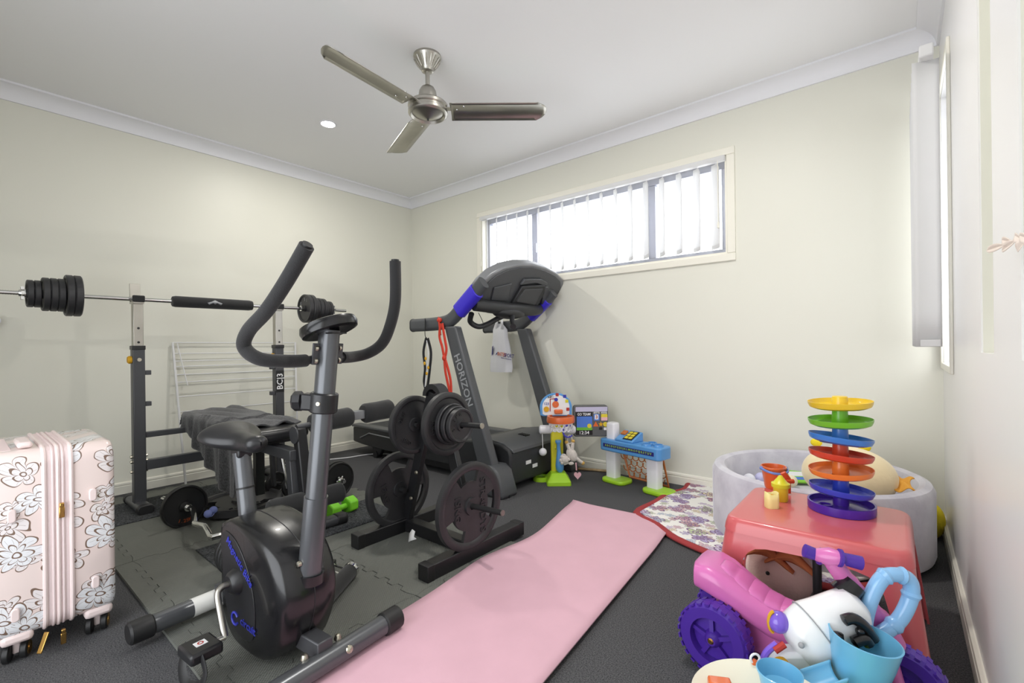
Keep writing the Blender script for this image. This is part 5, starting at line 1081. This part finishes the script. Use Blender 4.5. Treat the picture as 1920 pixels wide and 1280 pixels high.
obj('front_panel', MB().prism(rrect(.26, .20, .04, 4), V3((-.15, 1.355, .12)), cr, bz, cv*.05), 'walker_white', t, bevel=.01)
obj('flower_dial', MB().lathe([(.001, .012), (.02, .012), (.024, 0)], Wk(1449, 1233, .03), fw, 20), 'sunflower', t); obj('red_slide', MB().tube([Wk(1440, 1205, .03), Wk(1458, 1193, .03)], .008, 8), 'red_print', t); obj('purple_arch', MB().tube(spl([Wk(1420, 1232, .02), Wk(1430, 1212, .02), Wk(1448, 1197, .02)], 5), .008, 8), 'ball_purple', t)
obj('white_ring', MB().tube([Wk(1404, 1219, .03)+cr*.011*math.cos(a)+bz*.011*math.sin(a) for a in np.linspace(0, 6.28, 14, False)], .003, 6, True), 'white_plastic', t); obj('orange_link', MB().tube([Wk(1405, 1222, .03), Wk(1398, 1238, .03)], .006, 8), 'toy_orange', t)
for x_ in (-.24, -.08): obj('wheel', MB().cyl((x_, 1.39, .03), (x_, 1.45, .03), .03), 'ball_purple', t)
# low lime box carrying tray and cups
t = thing('lime_box', 'lime green plastic toy box in the front corner', 'toy box', (-.15, 1.06, 0))
obj('box_body', MB().loft([[V3((-.165+a, 1.075+b_, z)) for a, b_ in rrect(.36*k, .28*k, .03, 4)] for z, k in ((.0, .94), (.155, 1.0), (.165, 1.03), (.175, 1.03))]), 'lime_box', t, bevel=.004)
obj('box_lip', MB().prism(rrect(.385, .30, .035, 4), (-.165, 1.075, .166), (1, 0, 0), (0, 1, 0), (0, 0, .012)), 'lime_box', t, bevel=.004)
q = V3((-.228, 1.115, .180)); t = thing('cream_tray', 'round cream plastic tray in the foreground with an orange block', 'tray', q)
obj('dish', MB().lathe([(.001, 0), (.12, 0), (.145, .012), (.152, .02), (.149, .023), (.118, .006), (.001, .006)], q, bz, 56), 'cream_plastic', t)
tag(obj('orange_block', MB().box(pz(1350, 1283, .20), (.05, .03, .022), Matrix.Rotation(.5, 3, 'Z')), 'toy_orange', bevel=.005), 'small orange block on the cream tray', 'block')
def cup(c, r, h, lab, m='cup_blue', ax=bz, flare=.82):
    t = thing('toy_cup', lab, 'cup', c); obj('cup', MB().lathe([(.001, 0), (r*flare*.93, 0), (r*flare, .006), (r*.9, h*.6), (r, h-.004), (r*1.02, h), (r*.97, h+.001), (r*.86, h*.6), (r*flare*.9, .01), (r*.3, .008), (.001, .008)], c, ax, 48), m, t); return t
cup(pz(1462, 1293, .188), .047, .042, 'short round pale blue toy cup on the cream tray')
q = pz(1610, 1285, .180); t = cup(q, .070, .118, 'tall flared pale blue toy cup on the lime box', ax=(bz+cr*.10-cv*.05), flare=.70)
obj('green_insert', MB().ell(q+bz*.04, (.035, .035, .012)), 'toy_lime', t)
q = pz(1545, 1300, .182); t = thing('toy_scoop', 'pale blue toy scoop between the two blue cups', 'scoop', q)
def scoop(u, v): a = PI*v; return q+cr*(-.035+.07*u)+cv*(.03*math.cos(a))+bz*(.034+.022*u-.028*math.sin(a))
obj('bowl', MB().grid(scoop, 12, 14), 'cup_blue', t, solid=.004)
# dried sprig on the right wall
t = thing('dried_sprig', 'pale dried leaf sprig on the right wall at the photo edge', 'dried flower', px(1915, 452, .14))
st_ = [(1930, 448), (1915, 450), (1898, 453), (1880, 460), (1862, 468)]
obj('stem', MB().tube(spl([px(*p, .135) for p in st_], 5), .0012, 6), 'dried', t)
for a, b_ in (((1884, 459), (1850, 470)), ((1904, 452), (1879, 470)), ((1898, 453), (1879, 450)), ((1918, 450), (1903, 441)), ((1922, 452), (1908, 471)), ((1935, 450), (1912, 441))):
    A_, B_ = px(*a, .135), px(*b_, .13); d_ = B_-A_; s_ = bz.cross(d_).normalized(); n_ = d_.cross(s_).normalized()
    obj('leaf', MB().grid(lambda u, v: A_+d_*u+n_*(v-.5)*.014*math.sin(PI*u)**.7+s_*.004*math.sin(PI*u)*(abs(v-.5)*2), 10, 4), 'dried', t, solid=.0008)
obj('wall_hook', MB().cyl((XR, px(1930, 448, .135).y, px(1930, 448, .135).z), px(1930, 448, .135), .003, seg=8), 'dried', t)
